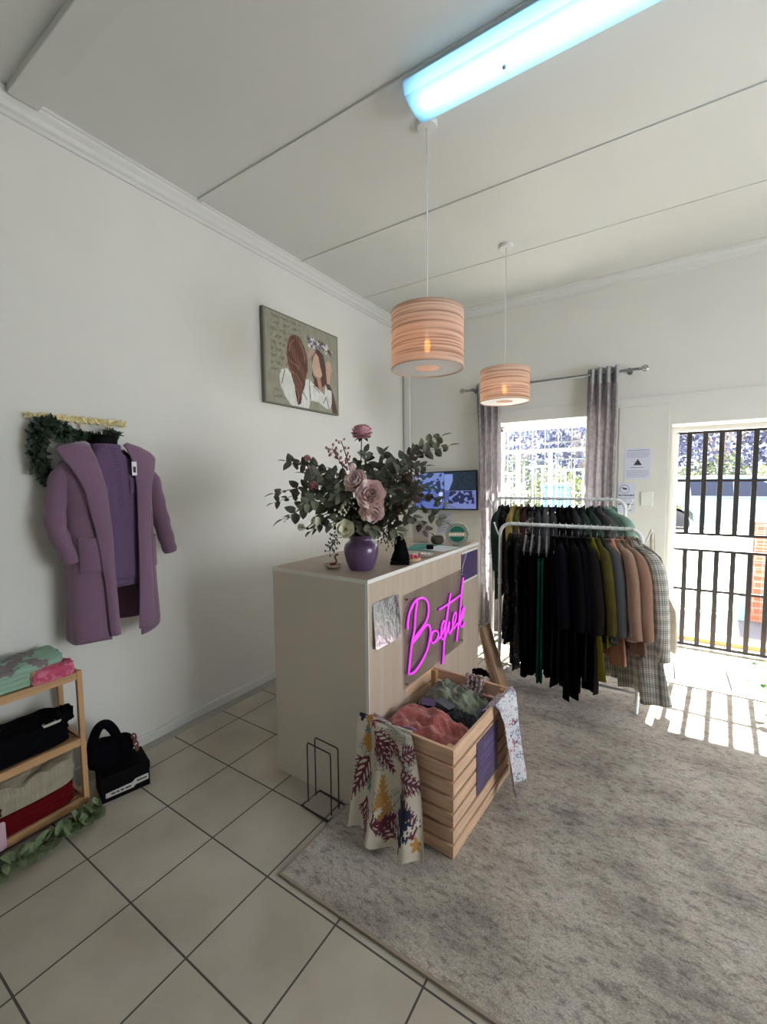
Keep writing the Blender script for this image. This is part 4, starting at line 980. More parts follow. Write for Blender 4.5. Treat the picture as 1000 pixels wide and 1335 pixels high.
build(MB().sheet(dress, nu, nv), 'fabric', 'tropical', dr, smooth=True, cols=C, fix=False)
build(MB().sheet(lambda u, v: CM @ Vector((.045+.20*u, .022+.045*v-.03*math.sin(PI*u)*0, .478-.035*v-.02*math.sin(PI*u)+.004)), 16, 6, .002), 'neck_lining', 'purplelining', dr, smooth=True)
spath = [(.395,.425),(.425,.447),(.452,.474),(.466,.478),(.480,.462),(.488,.40),(.496,.30),(.508,.20),(.520,.12),(.528,.05)]
def blouse(u, v):
    d = 1-v; k = min(.999, d)*9; i = int(k); f_ = k-i; a = spath[i]; b = spath[min(i+1, 9)]
    s = a[0]+(b[0]-a[0])*f_; z = a[1]+(b[1]-a[1])*f_; dd = max(0, d-.38)/.62
    t = (.40+.225*u)*(1-dd)+(.43+.19*u)*dd
    s += (.006+.016*dd)*(1+math.sin(u*9+.5+dd*2))*(dd > 0)*min(1, dd*4)
    z += .03*dd*math.sin(u*4-.6)
    return CM @ Vector((s, t, max(z, .014)))
o = build(MB().sheet(blouse, 90, 120, .002), 'print_blouse', 'floralwhite', None, smooth=True); tag(o, 'white blouse with tiny flowers draped over the right rim of the crate', 'blouse')
def scarf(u, v):
    P_ = [(.57,.40),(.595,.44),(.618,.474),(.634,.478),(.652,.462),(.656,.42)]; k = min(.999, v)*5; i = int(k); f_ = k-i; a, b = P_[i], P_[i+1]
    return CM @ Vector((.215+.105*u+.006*math.sin(v*9), a[0]+(b[0]-a[0])*f_+.004*math.sin(u*30), a[1]+(b[1]-a[1])*f_+.006*math.sin(u*24)))
o = build(MB().sheet(scarf, 40, 24, .004), 'print_scarf', 'scarfprint', None, smooth=True); tag(o, 'dark and pink printed scarf bunched over the far rim of the crate', 'scarf')
o = build(MB().sheet(lambda u, v: CM @ Vector((.23+.09*u+.012*math.sin(v*6), .655+.035*v, .478+.028*math.sin(PI*v)*math.sin(PI*u)**.5+.012*nz(u*6, v*6))), 20, 12, .006), 'cloth_bow', 'blackcloth', None, smooth=True); tag(o, 'small black bow lying on the far rim of the crate', 'bow')
# folding wooden board at the far end of the counter
af = E_('folding_board', (1.47, 1.96, 0), 'plywood A-shaped folding board standing past the far end of the counter', 'board')
build(MB().prism([(1.425, 1.87, .455), (1.449, 1.87, .465), (1.605, 1.87, 0.0), (1.58, 1.87, 0.0)], (0, .14, 0)), 'front_leaf', 'plywood', af, bevel=.002)
build(MB().prism([(1.418, 1.88, .44), (1.43, 1.88, .44), (1.515, 1.88, 0), (1.50, 1.88, 0)], (0, .12, 0)), 'rear_leaf', 'pine', af, bevel=.002)
ca = E_('clay_ornament', (1.55, 1.72, 0), 'small reddish clay ornament on the floor behind the crate', 'ornament')
build(MB().lathe([(.001,.0),(.035,.0),(.045,.02),(.04,.05),(.02,.085),(.012,.11),(.001,.112)], (1.575, 1.62, .009), 20), 'body', 'terracotta', ca, smooth=True)
# ------------------------------------------------------------------ clothes racks
def rack(name, x0, x1, y, z, label):
    r_ = E_(name, ((x0+x1)/2, y, 0), label, 'clothes rack', 'white metal clothes racks')
    R = .075; P = [(x0, y, .045)]+[(x0, y, z-R)]
    for k in range(1, 8): a = PI-PI/2*k/8; P.append((x0+R+R*math.cos(a), y, z-R+R*math.sin(a)))
    P += [(x0+R, y, z), (x1-R, y, z)]
    for k in range(1, 8): a = PI/2-PI/2*k/8; P.append((x1-R+R*math.cos(a), y, z-R+R*math.sin(a)))
    P += [(x1, y, z-R), (x1, y, .045)]
    build(MB().tube(P, .0125, 14), 'rail_frame', 'whitemetal', r_, smooth='auto')
    for x in (x0, x1):
        build(MB().tube(spline([(x, y-.04, .012), (x, y-.03, .026), (x, y, .045), (x, y+.17, .030), (x, y+.20, .012)], 5), .011, 10), 'foot', 'whitemetal', r_, smooth='auto')
        s_ = -1 if x == x0 else 1
        m = MB().tube(spline([(x, y, z-.10), (x+s_*.016, y, z-.08), (x+s_*.036, y, z-.03), (x+s_*.046, y, z-.005)], 5), .0055, 8); m.ell((x+s_*.047, y, z), .008)
        build(m, 'peg', 'whitemetal', r_, smooth=True)
        build(MB().cyl((x, y, z*.62), (x, y, z*.62+.04), .016, 12), 'collar', 'whiteplastic', r_, smooth='auto')
    build(MB().cyl((x0, y, .13), (x1, y, .13), .008, 10), 'cross_bar', 'whitemetal', r_, smooth='auto')
FY_, FZ = 2.10, 1.20
BY_, BZ = 2.72, 1.362
rack('clothes_rack', 1.498, 2.408, FY_, FZ, 'front white rack on the rug holding mostly black clothes and coats')
rack('clothes_rack', 1.235, 2.268, BY_, BZ, 'rear white rack standing between the front rack and the window')
mat('hangergrey', (116,112,112), .45); mat('hangerblack', (24,24,26), .5)
def frame(x, y, z, phi):   # local: s towards the viewer side, n = normal, z up
    return T(x, y, z) @ Matrix.Rotation(-PI/2+phi, 4, 'Z')
hproto = {}
def short(l):
    w = l.split(',')[0].split(); return ' '.join(w[:12])
def hanger(x, y, z, phi, label, group, m_='hangergrey', bar=False):
    key = (m_, bar)
    if key in hproto:
        r0 = hproto[key]; r_ = r0.copy(); COL.objects.link(r_)
        for ch in r0.children: k = ch.copy(); COL.objects.link(k); k.parent = r_
    else:
        r_ = E_('clothes_hanger', (0, 0, 0)); hproto[key] = r_
        hk_ = [(0, 0, -.075), (0, 0, -.035), (.006, 0, -.022), (.018, 0, -.008), (.019, 0, .006), (.010, 0, .017), (-.004, 0, .019), (-.015, 0, .010), (-.017, 0, -.002)]
        build(MB().tube(spline(hk_, 4), .0022, 6), 'hook', 'chrome', r_, smooth=True)
        m = MB(); m.tube(spline([(-.168, 0, -.168), (-.15, 0, -.152), (-.09, 0, -.125), (-.03, 0, -.092), (0, 0, -.080), (.03, 0, -.092), (.09, 0, -.125), (.15, 0, -.152), (.168, 0, -.168)], 4), .0065, 8)
        build(m, 'shoulder_bar', m_, r_, smooth=True)
        if bar:
            m = MB().tube([(-.160, 0, -.158), (-.152, 0, -.195), (.152, 0, -.195), (.160, 0, -.158)], .004, 8); build(m, 'trouser_bar', m_, r_, smooth=True)
    r_.matrix_world = frame(x, y, z, phi)
    tag(r_, label, 'hanger', group); return r_
def garment(name, matn, x, y, z, phi, hem, label, cat, group, style='dress', hw=.19, flare=1.1, th=.022, sl=.42, seed=0, amp=.010, hanger_mat='hangergrey', stripe=None, lift=0):
    lean = max(0, x-1.75)*.20 if y < 2.4 else .03
    L = z-hem; M = frame(x, y, z, phi) @ Matrix(((1,0,0,0),(0,1,-lean,-lean*.06),(0,0,1,0),(0,0,0,1))); rs = random.Random(seed)
    r_ = E_(name, (0, 0, 0), label, cat, group); ph = rs.uniform(0, 6); F1 = rs.uniform(26, 40)
    if style == 'trousers':
        top = -.185
        for j, s0 in enumerate((-.045, .05)):
            rings = []
            for i in range(31):
                v = i/30; zz_ = top-(L+top)*v; w = (.085-.018*v)*(1+.05*math.sin(v*9+ph+j)); t_ = (.020+.006*v)*(1+.2*math.sin(v*7+j*2+ph)); off = .012*math.sin(v*3+ph+j*2)
                ring_ = []
                for k in range(24):
                    a = 2*PI*k/24; ca, sa = math.cos(a), math.sin(a)
                    s = s0*(1+.15*v)+w*abs(ca)**.8*(1 if ca > 0 else -1)+off; n_ = t_*sa+.004*math.sin(s*70+ph)+(j-.5)*.018
                    ring_.append((s, n_, zz_))
                rings.append(ring_)
            build(MB().loft(rings), 'trouser_leg', matn, r_, smooth=True)
        build(MB().box(-.12, .125, -.020, .020, top-.03, top+.004), 'waistband', matn, r_, bevel=.006)
        if stripe:
            for s1 in (-.020, .004): build(MB().sheet(lambda u, v: (.142-.006*v+.012*math.sin(v*3+ph+2)+.004, s1+.016*u+.012, top-.03-(L+top-.03)*v), 3, 30, .003), 'side_stripe', stripe, r_, smooth=True)
    else:
        tab = [(0,.052,.018),(.018,.062,.022),(.04,.105,.022),(.065,.165,.021),(.085,.185,.022),(.12,hw,.024),(.25,hw*.97,th),(.45,hw*.95,th*1.05),(.7,hw*1.02*(1+(flare-1)*.4),th*1.15),(1.3,hw*flare,th*1.3)]
        top = -.070
        rings = []; nr = 60
        for i in range(nr+1):
            d = (L+top)*(i/nr)**1.25
            k_ = lerp([(t[0] if t[0] < .46 else .45+(t[0]-.45)/(1.3-.45)*(L+top-.45), t[1], t[2]) for t in tab], d) if L > .6 else lerp(tab, d)
            A = amp*min(1, d/.5)*(1+.8*(d/L)); ring_ = []
            for k in range(56):
                a = 2*PI*k/56; ca, sa = math.cos(a), math.sin(a)
                s = k_[0]*abs(ca)**.75*(1 if ca > 0 else -1)
                n_ = k_[1]*sa*(1-.3*abs(ca)**4)+A*math.sin(s*F1+ph+d*1.5)+.5*A*math.sin(s*F1*2.1-ph)+.006*nz(s*8, d*5, seed)
                zz_ = top-d-(.012*math.sin(s*20+ph) if i == nr else 0)
                ring_.append((s+.006*math.sin(d*8+ph), n_, zz_))
            rings.append(ring_)
        # hollow hem
        rings.append([(p[0]*.96, p[1]*.6, p[2]+.015) for p in rings[-1]])
        build(MB().loft(rings, cap=True), 'body', matn, r_, smooth=True)
        if style in ('coat', 'shirt'):
            for s_ in (1, -1):
                P = spline([(s_*hw*.45, 0, top-.050), (s_*hw*.78, 0, top-.074), (s_*hw*1.0, .004, top-.125), (s_*hw*1.13, .010, top-.24), (s_*hw*1.16, .016+.01*math.sin(ph), top-.24-sl*.45), (s_*hw*1.12, .02, top-.14-sl)], 6)
                n_ = len(P); build(MB().tube(P, [float(np.interp(i/(n_-1), [0,.2,.4,.6,.8,1], [.012,.026,.040,.045,.043,.036])) for i in range(n_)], 14), 'sleeve', matn, r_, smooth=True)
            # folded collar
            col = MB()
            for s_ in (1, -1):
                col.sheet(lambda u, v: (s_*(.012+.065*u)*(1-.15*v), .030-.012*u+.012*v, top+.022-.02*u-.12*v*(1-.45*u)), 6, 8, .005)
            build(col, 'collar', matn, r_, smooth=True)
            bt = MB()
            for k in range(4): bt.ell((.0, th+.012, top-.16-.10*k), (.008, .004, .008), n=10, m=6)
            if style == 'coat': build(bt, 'buttons', 'hangerblack', r_, smooth=True)
    if name == 'checked_coat':
        build(MB().sheet(lambda u, v: (-.05+.24*u, .034+.03*v+.02*u, top+.018-.105*u**1.4-.10*v*(.5+.5*u)), 16, 8, .006), 'wide_collar', matn, r_, smooth=True)
    r_.matrix_world = M
    hanger(x, y, z, phi, 'grey hanger of the '+short(label), 'hangers on the racks', hanger_mat, style == 'trousers')
    return r_
mat('g_black', (6,6,8), .9, var=.2, vscale=10, bump=.2, bscale=90); mat('g_navy', (9,10,18), .9, var=.15, vscale=10); mat('g_brown', (24,19,19), .9, var=.2, vscale=10)
mat('g_green', (16,78,64), .8); mat('g_mustard', (112,104,34), .95, var=.12, vscale=30, bump=.4, bscale=120); mat('g_olive', (82,74,36), .95, var=.12, vscale=20, bump=.3, bscale=120)
mat('g_grey', (78,78,80), .9, var=.06, vscale=20); mat('g_tan', (156,124,104), .95, var=.05, vscale=30, bump=.3, bscale=160, sheen=.3); mat('g_rust', (136,102,84), .95, var=.05, vscale=30, bump=.3, bscale=160, sheen=.3)
mat('g_peach', (176,128,108), .9, var=.08, vscale=20); mat('g_yellow', (150,132,78), .9, var=.1, vscale=20); mat('g_darkgreen', (44,58,54), .9, var=.12, vscale=20); mat('g_mint', (128,158,146), .8, var=.08, vscale=14)
mat('g_charc', (50,50,54), .9, var=.15, vscale=20); mat('g_wine', (58,34,36), .9, var=.2, vscale=20)
FG = 'clothes on the front rack'; BG = 'clothes on the rear rack'
D_ = math.radians
front = [
 ('dress','darkprint',1.580,6,.36,'dress',.19,'short dark patterned dress, outermost at the left end of the front rack','dress'),
 ('dress','darkprint',1.635,8,.19,'dress',.20,'longer dark patterned dress second from the left end of the front rack','dress'),
 ('trousers','g_black',1.685,10,.12,'trousers',.19,'plain black trousers nearest the patterned dresses on the front rack','trousers'),
 ('trousers','g_navy',1.730,10,.14,'trousers',.19,'navy black trousers left of the green striped pair on the front rack','trousers'),
 ('trousers','g_black',1.780,12,.11,'trousers',.19,'black trousers with dark green side stripes on the front rack','trousers'),
 ('trousers','g_navy',1.830,12,.15,'trousers',.19,'navy black trousers right of the green striped pair on the front rack','trousers'),
 ('dress','g_black',1.875,14,.14,'dress',.19,'sleeveless black dress in the middle of the front rack','dress'),
 ('dress','g_navy',1.915,14,.18,'shirt',.19,'dark navy long sleeved dress in the middle of the front rack','dress'),
 ('dress','g_black',1.955,15,.08,'dress',.20,'longest black dress, its hem nearly touching the floor','dress'),
 ('dress','g_black',1.995,16,.10,'shirt',.20,'long sleeved black dress beside the longest one on the front rack','dress'),
 ('shirt_dress','g_navy',2.035,18,.22,'shirt',.19,'midnight blue shirt dress right of the middle of the front rack','dress'),
 ('long_coat','g_brown',2.075,20,.14,'coat',.20,'very dark brown long coat beside the mustard clothes','coat'),
 ('long_dress','g_mustard',2.115,21,.24,'dress',.20,'mustard green long dress whose hem shows under the olive coat','dress'),
 ('wool_coat','g_olive',2.150,22,.46,'coat',.19,'olive brown wool coat between the mustard dress and the grey cardigan','coat'),
 ('knit_cardigan','g_grey',2.190,24,.50,'coat',.19,'plain grey cardigan left of the tan coats','cardigan'),
 ('long_skirt','g_peach',2.225,24,.34,'dress',.15,'peach long garment showing below the grey cardigan','dress'),
 ('wool_coat','g_tan',2.262,26,.54,'coat',.20,'tan wool coat, left one of the two on the front rack','coat'),
 ('wool_coat','g_rust',2.300,28,.44,'coat',.20,'rust brown wool coat beside the checked coat','coat'),
]
for i, (nm_, mt, x, ph_, hem, st_, hw_, lb, ct) in enumerate(front):
    garment(nm_, mt, x, FY_, FZ, D_(ph_), hem, lb, ct, FG, st_, hw_, 1.15 if st_ != 'coat' else 1.1, .020, .44, i+3, stripe='g_green' if 'stripes' in lb else None)
garment('checked_coat', 'houndstooth', 2.345, FY_, FZ, D_(40), .16, 'long grey and white checked coat at the right end of the front rack', 'coat', FG, 'coat', .195, 1.36, .034, .56, 77, .020)
rear = [
 ('knitted_shirt','g_darkgreen',1.300,4,.50,'shirt','dark green top, leftmost on the rear rack','top'),
 ('print_shirt','darkprint',1.350,6,.55,'shirt','dark speckled shirt left of the mustard shirt on the rear rack','shirt'),
 ('jersey_shirt','g_yellow',1.410,8,.50,'shirt','mustard yellow shirt on the rear rack, at its left','shirt'),
 ('jersey_shirt','g_olive',1.460,8,.52,'shirt','olive yellow shirt right of the mustard one on the rear rack','shirt'),
 ('knitted_shirt','g_wine',1.515,10,.55,'shirt','dark wine red top on the rear rack','top'),
 ('print_shirt','floralblack',1.570,10,.55,'shirt','black shirt with pale specks on the rear rack','shirt'),
 ('knit_jacket','g_charc',1.625,12,.52,'coat','charcoal jacket with a wide collar on the rear rack','jacket'),
 ('knit_jacket','g_grey',1.680,14,.55,'coat','mid grey jacket on the rear rack','jacket'),
 ('knitted_shirt','g_charc',1.735,14,.55,'shirt','charcoal top right of the grey jacket on the rear rack','top'),
 ('knitted_shirt','g_black',1.790,16,.55,'shirt','black top in the middle of the rear rack','top'),
 ('knit_jacket','g_black',1.845,16,.55,'coat','black jacket right of the middle of the rear rack','jacket'),
 ('knitted_shirt','g_charc',1.900,18,.55,'shirt','dark grey top near the green garments on the rear rack','top'),
 ('jersey_shirt','g_darkgreen',1.955,20,.55,'shirt','bottle green shirt, left one of the green pair on the rear rack','shirt'),
 ('jersey_shirt','g_darkgreen',2.015,22,.55,'shirt','bottle green shirt, right one of the green pair on the rear rack','shirt'),
 ('satin_blouse','g_grey',2.075,34,.60,'shirt','silver grey blouse with a pointed collar on the rear rack','blouse'),
 ('satin_blouse','g_mint',2.150,52,.62,'shirt','mint green blouse at the right end of the rear rack','blouse'),
]
for i, (nm_, mt, x, ph_, hem, st_, lb, ct) in enumerate(rear):
    garment(nm_, mt, x, BY_, BZ, D_(ph_), hem, lb, ct, BG, st_, .185, 1.05, .022, .40, i+50)
# pale scarf on the far side of the checked coat
mat('palescarf', (206,200,186), .9, var=.12, vscale=22)
sf = E_('long_scarf', (2.56, 2.4, .34), 'pale cream scarf hanging from the end peg behind the checked coat', 'scarf')
def ps(u, v):
    w = .05+.35*v*.2; k = min(1, max(0, v-.25)*2.4)
    return (2.456+(.10+.02*v)*k+(u-.5)*(.03+.05*k)+.006*math.sin(v*9), 2.13+.28*min(1, v*2)+.014*math.sin(u*9+v*3), 1.19-.84*v+.02*math.sin(u*6)*v)
build(MB().sheet(ps, 16, 50, .003), 'fabric', 'palescarf', sf, smooth=True)
# ------------------------------------------------------------------ purple vase and its bouquet
VX, VY = 1.262, .655
mat('candyglass', (120,30,44), .2)
o = build(MB().lathe([(.001,CZ),(.056,CZ),(.060,CZ+.004),(.074,CZ+.04),(.085,CZ+.085),(.086,CZ+.105),(.078,CZ+.128),(.060,CZ+.142),(.054,CZ+.152),(.060,CZ+.166),(.066,CZ+.172),(.060,CZ+.172),(.050,CZ+.158),(.05,CZ+.14),(.06,CZ+.12),(.06,CZ+.02),(.001,CZ+.015)], (VX, VY, 0), 40), 'flower_vase', 'vase', None, smooth=True)
tag(o, 'glossy purple pottery vase on the counter top', 'vase')
rh = Vector((.839, .544, 0)); fh = Vector((-.544, .839, 0)); NB = Vector((VX, VY, CZ+.16))
def VP(a, z, b): return NB+rh*a+fh*b+Vector((0, 0, z))
def stem_path(tip, sag=.0, start=None):
    s0 = Vector((VX, VY, CZ+.02))+Vector((random.uniform(-.02,.02), random.uniform(-.02,.02), 0)); d = tip-NB
    neck = NB+Vector((d.x, d.y, 0)).normalized()*.03 if Vector((d.x,d.y,0)).length > .01 else NB.copy()
    mid = NB+d*.5+Vector((0, 0, .05+.18*Vector((d.x, d.y, 0)).length-sag)); return spline([s0, neck, mid, tip], 9)
def branch(tip, label, leafmat='leafeuc', size=.045, n=10, start=.40, wid=.8, group='eucalyptus branches in the vase', nm='eucalyptus_branch'):
    P = stem_path(tip); r_ = E_(nm, NB, label, 'branch', group)
    build(MB().tube(P, [.0028*(1-.6*i/len(P)) for i in range(len(P))], 6), 'stem', 'twig', r_, smooth=True)
    m = MB(); N_ = len(P); i0 = int(N_*start)
    for j in range(n):
        t = i0+(N_-1-i0)*j/(n-1); i = min(int(t), N_-2); p = P[i].lerp(P[i+1], t-i); d = (P[i+1]-P[i]).normalized()
        s_ = d.orthogonal().normalized(); s_ = Matrix.Rotation(j*2.4+random.random(), 3, d) @ s_
        L_ = size*random.uniform(.8, 1.2)*(1-.25*j/n)
        for q in ((1,-1) if j < n-1 else (1,)):
            dd = (s_*q+d*.55).normalized() if j < n-1 else d
            leaf(m, p, dd, d.cross(dd)+Vector((0,0,.6)), L_, L_*wid, .18, 5, .85)
    o_ = build(m, 'leaves', leafmat, r_, fix=False)
    return r_
tips = [(-.44,.17,.05,0),(-.41,.22,-.05,0),(-.36,.375,.0,0),(-.31,.37,.06,0),(-.24,.31,-.12,0),(-.36,.10,-.10,0),(-.27,.16,-.22,0),(-.20,.22,.20,0),(-.15,.33,.10,0),(-.22,.05,-.16,0),
 (-.10,.22,-.22,0),(.03,.42,.05,1),(-.03,.37,.1,1),(.12,.42,.08,1),(.19,.36,.0,1),(.08,.30,-.1,1),(.14,.22,-.22,0),(.25,.38,.10,2),(.33,.44,.05,2),(.40,.49,.02,2),(.43,.44,-.03,2),(.31,.34,-.10,2),
 (.30,.24,-.15,2),(.36,.18,.1,2),(.44,.15,-.02,2),(.40,.08,-.10,2),(.26,.10,-.22,2),(.34,.02,-.02,2),(.18,.04,-.16,2),(.06,.06,-.20,0),(-.12,.08,-.20,0),(-.05,.14,.22,0),(.12,.16,.22,0),(.22,.26,.22,2),(-.30,.24,.12,0),(.20,.15,-.05,2),(-.17,.14,.0,0),(.24,.30,-.05,2)]
lb_ = ['grey green eucalyptus branch on the left side of the bouquet', 'upright green branch in the top middle of the bouquet', 'grey green eucalyptus branch on the right side of the bouquet']
for i, (a, z, b, k) in enumerate(tips):
    big = .064 if i % 3 else .054
    branch(VP(a, z, b), lb_[k], 'leafbrown' if i in (23, 27, 33, 18) else 'leafeuc', big, 11, .36 if abs(a) > .2 else .4, .74)
def bloom(c, d, R, layers, matn, m=None, open_=1.0):
    m = m or MB(); c = Vector(c); d = Vector(d).normalized(); s = d.orthogonal().normalized(); t = d.cross(s)
    for L_, (n, el, sz, r0) in enumerate(layers):
        for k in range(n):
            a = 2*PI*k/n+L_*.7+random.uniform(-.15,.15); rad = s*math.cos(a)+t*math.sin(a)
            pd = (rad*math.cos(el)+d*math.sin(el)).normalized(); base = c+rad*r0*R*.25
            w = sz*R
            def fn(u, v, base=base, pd=pd, rad=rad, w=w, a=a, el=el):
                x = (u-.5)*2; side = d.cross(rad)
                ww = w*.62*(math.sin(PI*min(.98, .12+v*.80))**.6); cup = (v*v)*w*.5
                return base+pd*w*v+side*ww*x-(-d)*0+d*cup*.7-rad*cup*.35*open_-rad*(x*x)*w*.12+d*(.05*w*math.sin(x*5+a*3)*v)
            m.sheet(fn, 6, 6, 0)
    return m
def flower(nm, tip, d, R, layers, matn, label, cat='flower', group='blooms in the purple vase', center=None):
    r_ = E_(nm, NB, label, cat, group)
    P = stem_path(tip-Vector(d).normalized()*R*.3); build(MB().tube(P, .0024, 6), 'stem', 'leafdark', r_, smooth=True)
    build(bloom(tip, d, R, layers, matn), 'petals', matn, r_, smooth=True, fix=False)
    m = MB()
    for k in range(5):
        a = 2*PI*k/5; q = Vector((math.cos(a), math.sin(a), -.3)); leaf(m, tip-Vector(d).normalized()*R*.25, q, d, R*.8, R*.45, .2)
    build(m, 'sepals', 'leafdark', r_, fix=False)
    if center:
        mm = MB()
        for k in range(14): v_ = rdir(); mm.ell(tip+Vector(d).normalized()*R*.15+v_*R*.12, R*.05, n=6, m=4)
        build(mm, 'stamens', center, r_)
    return r_
cam_d = Vector((1.25, -1.71, .2)).normalized()
ball = [(7, -.5, .95, 1), (8, -.1, .95, 1), (8, .3, .92, .9), (8, .6, .85, .8), (7, .9, .78, .6), (5, 1.2, .7, .3), (4, 1.4, .6, .1)]
rose = [(7, .0, 1.05, 1), (7, .3, 1.0, .9), (6, .6, .9, .7), (6, .9, .8, .5), (5, 1.15, .65, .3), (4, 1.4, .5, .1)]
flower('pink_peony', VP(.01, .50, .0), (.2,-.25,1), .052, ball, 'peony', 'dusky pink peony standing highest above the bouquet')
flower('blush_rose', VP(.055, .215, -.20), cam_d, .064, rose, 'blush', 'largest blush pink rose at the front centre of the bouquet')
flower('blush_rose', VP(-.005, .27, -.17), (cam_d+Vector((-.5,0,.3))), .052, rose, 'blush', 'smaller blush pink bloom just above left of the largest rose')
flower('blush_rose', VP(.06, .15, -.18), (cam_d+Vector((0,0,-.6))), .055, rose, 'blush', 'blush pink bloom facing down just under the largest rose')
flower('cream_anemone', VP(-.055, .06, -.19), cam_d+Vector((-.2,0,.1)), .046, [(6, .25, 1.1, .4), (5, .55, .8, .3)], 'cream', 'open cream anemone with a yellow centre over the vase rim', center='gold')
bud = [(5, .9, 1, .4), (5, 1.15, .95, .3), (4, 1.35, .9, .1)]
for a, z, b, R, mt, lb in ((-.245,.375,-.02,.026,'budrose','rose pink bud at the upper left of the bouquet'),(-.225,.31,-.05,.032,'budrose','brownish pink bud under the upper left bud'),(-.20,.24,-.10,.036,'budrose','dusky pink half-open bloom at the left of the bouquet'),
    (-.115,.075,-.19,.020,'cream','small white bud left of the cream anemone'),(-.18,.09,-.16,.032,'cream','cream bud low at the left of the bouquet'),(-.26,.06,-.10,.026,'cream','greenish white bud furthest out at the lower left'),
    (.205,.27,-.14,.036,'leafbrown','plum brown bloom at the right of the bouquet'),(.16,.14,-.18,.034,'leafbrown','dark plum bloom low at the right of the bouquet'),(-.03,.33,-.06,.026,'blush','pale pink bud above the blush roses')):
    flower('flower_bud', VP(a, z, b), VP(a, z, b)-NB, R, bud, mt, lb, 'flower', 'buds in the bouquet')
def spray(tip, matn, label, n, sz, spread, nm):
    r_ = E_(nm, NB, label, 'flower', 'sprays in the bouquet'); P = stem_path(tip); m = MB(); m.tube(P, .0022, 6); q = MB()
    for k in range(n):
        i = int(len(P)*(.72+.27*random.random())); p = P[min(i, len(P)-1)]; e_ = p+rdir()*spread*random.uniform(.4, 1); m.tube([p, e_], .0009, 4); q.ell(e_, (sz*.8, sz*.8, sz), n=6, m=4)
    build(m, 'stem', 'twig', r_); build(q, 'florets', matn, r_, smooth=True)
spray(VP(-.13, .43, -.02), 'budrose', 'reddish pink floret spray left of the tall peony', 26, .008, .035, 'floret_spray')
spray(VP(-.09, .47, .0), 'budrose', 'small brownish floret spray beside the tall peony', 14, .007, .03, 'floret_spray')
spray(VP(-.135, -.04, -.17), 'leafdark', 'fine dark berry spray drooping left of the vase', 60, .005, .045, 'berry_spray')
spray(VP(-.075, .14, -.20), 'cream', 'tiny cream floret spray beside the blush roses', 24, .006, .035, 'floret_spray')
spray(VP(.14, .0, -.14), 'leafeuc', 'fine green spray drooping right over the vase rim', 60, .006, .06, 'berry_spray')
spray(VP(.27, .30, -.12), 'blush', 'pale floret spray at the right of the bouquet', 16, .006, .03, 'floret_spray')
# ------------------------------------------------------------------ things on the counter
tz = CZ+.0004
dsh = E_('trinket_dish', (1.125, .60, tz), 'shallow beige dish left of the purple vase', 'dish')
build(MB().lathe([(.001,tz),(.022,tz),(.040,tz+.012),(.050,tz+.020),(.046,tz+.021),(.035,tz+.012),(.001,tz+.006)], (1.125, .60, 0), 32), 'bowl', 'sand', dsh, smooth=True)
swn = E_('swan_figurine', (1.125, .60, tz+.007), 'small terracotta swan figurine sitting in the beige dish', 'figurine')
m = MB(); m.ell((1.125, .60, tz+.018), (.017, .012, .011)); m.tube(spline([(1.136, .604, tz+.020), (1.142, .607, tz+.040), (1.136, .603, tz+.056), (1.142, .607, tz+.069), (1.150, .61, tz+.066)], 6), .0042, 8); m.ell((1.146, .609, tz+.069), (.008, .005, .0055))
build(m, 'body', 'terracotta', swn, smooth=True)
bk = E_('black_ornament', (1.36, .855, tz), 'black sculpted ornament on the counter behind the vase', 'ornament')
Mk = T(1.36, .865, tz) @ RZ(.5)
build(MB().box(-.05, .05, -.04, .04, 0, .018, Mk), 'plinth', 'black', bk, bevel=.004)
m = MB(); m.loft([[Mk @ Vector((r_*math.cos(t)*(1+.25*math.sin(3*t+h*30)), r_*.8*math.sin(t)*(1+.2*math.sin(2*t-h*20)), .018+h)) for t in np.linspace(0, 2*PI, 24, endpoint=False)] for h, r_ in ((0,.045),(.03,.04),(.06,.032),(.09,.028),(.115,.022),(.13,.008))])
build(m, 'figure', 'blackcloth', bk, smooth=True)
tr = E_('wooden_tray', (1.365, .99, tz), 'small round wooden tray beside the black ornament', 'tray')
build(MB().lathe([(.001,tz),(.045,tz),(.050,tz+.016),(.046,tz+.016),(.042,tz+.006),(.001,tz+.006)], (1.362, .99, 0), 28), 'body', 'pine', tr, smooth='auto')
for k in range(7):
    a = k*.9; o = build(MB().ell((1.362+.026*math.cos(a)*(k > 0), .99+.026*math.sin(a)*(k > 0), tz+.016+.008*(k == 0)), (.012, .010, .009), n=12, m=8), 'sweet', 'pinkcandy', None, smooth=True); tag(o, 'pink wrapped sweet piled in the small wooden tray', 'sweet', 'sweets in the tray')
pl = E_('speckled_plate', (1.365, 1.12, tz), 'white speckled plate of trinkets further along the counter', 'plate')
build(MB().lathe([(.001,tz),(.035,tz),(.056,tz+.010),(.060,tz+.014),(.055,tz+.013),(.034,tz+.005),(.001,tz+.004)], (1.36, 1.125, 0), 32), 'plate', 'speckle', pl, smooth='auto')
for k in range(9):
    a = k*2.4; r_ = .032*(k/9)**.5; o = build(MB().ell((1.36+r_*math.cos(a), 1.125+r_*math.sin(a), tz+.011+.003*(k % 3)), (.009, .007, .006), Matrix.Rotation(a, 4, 'Z'), n=10, m=6), 'trinket', ['speckle','pinkcandy','whiteplastic'][k % 3], None, smooth=True); tag(o, ['pale grey','rosy','white'][k % 3]+' trinket lying in the speckled plate', 'trinket', 'trinkets in the speckled plate')
o = build(MB().box(-.10, .10, -.14, .14, 0, .002, T(1.22, 1.42, tz) @ RZ(.25)), 'teal_folder', 'teal', None); tag(o, 'teal green folder lying flat on the counter', 'folder')
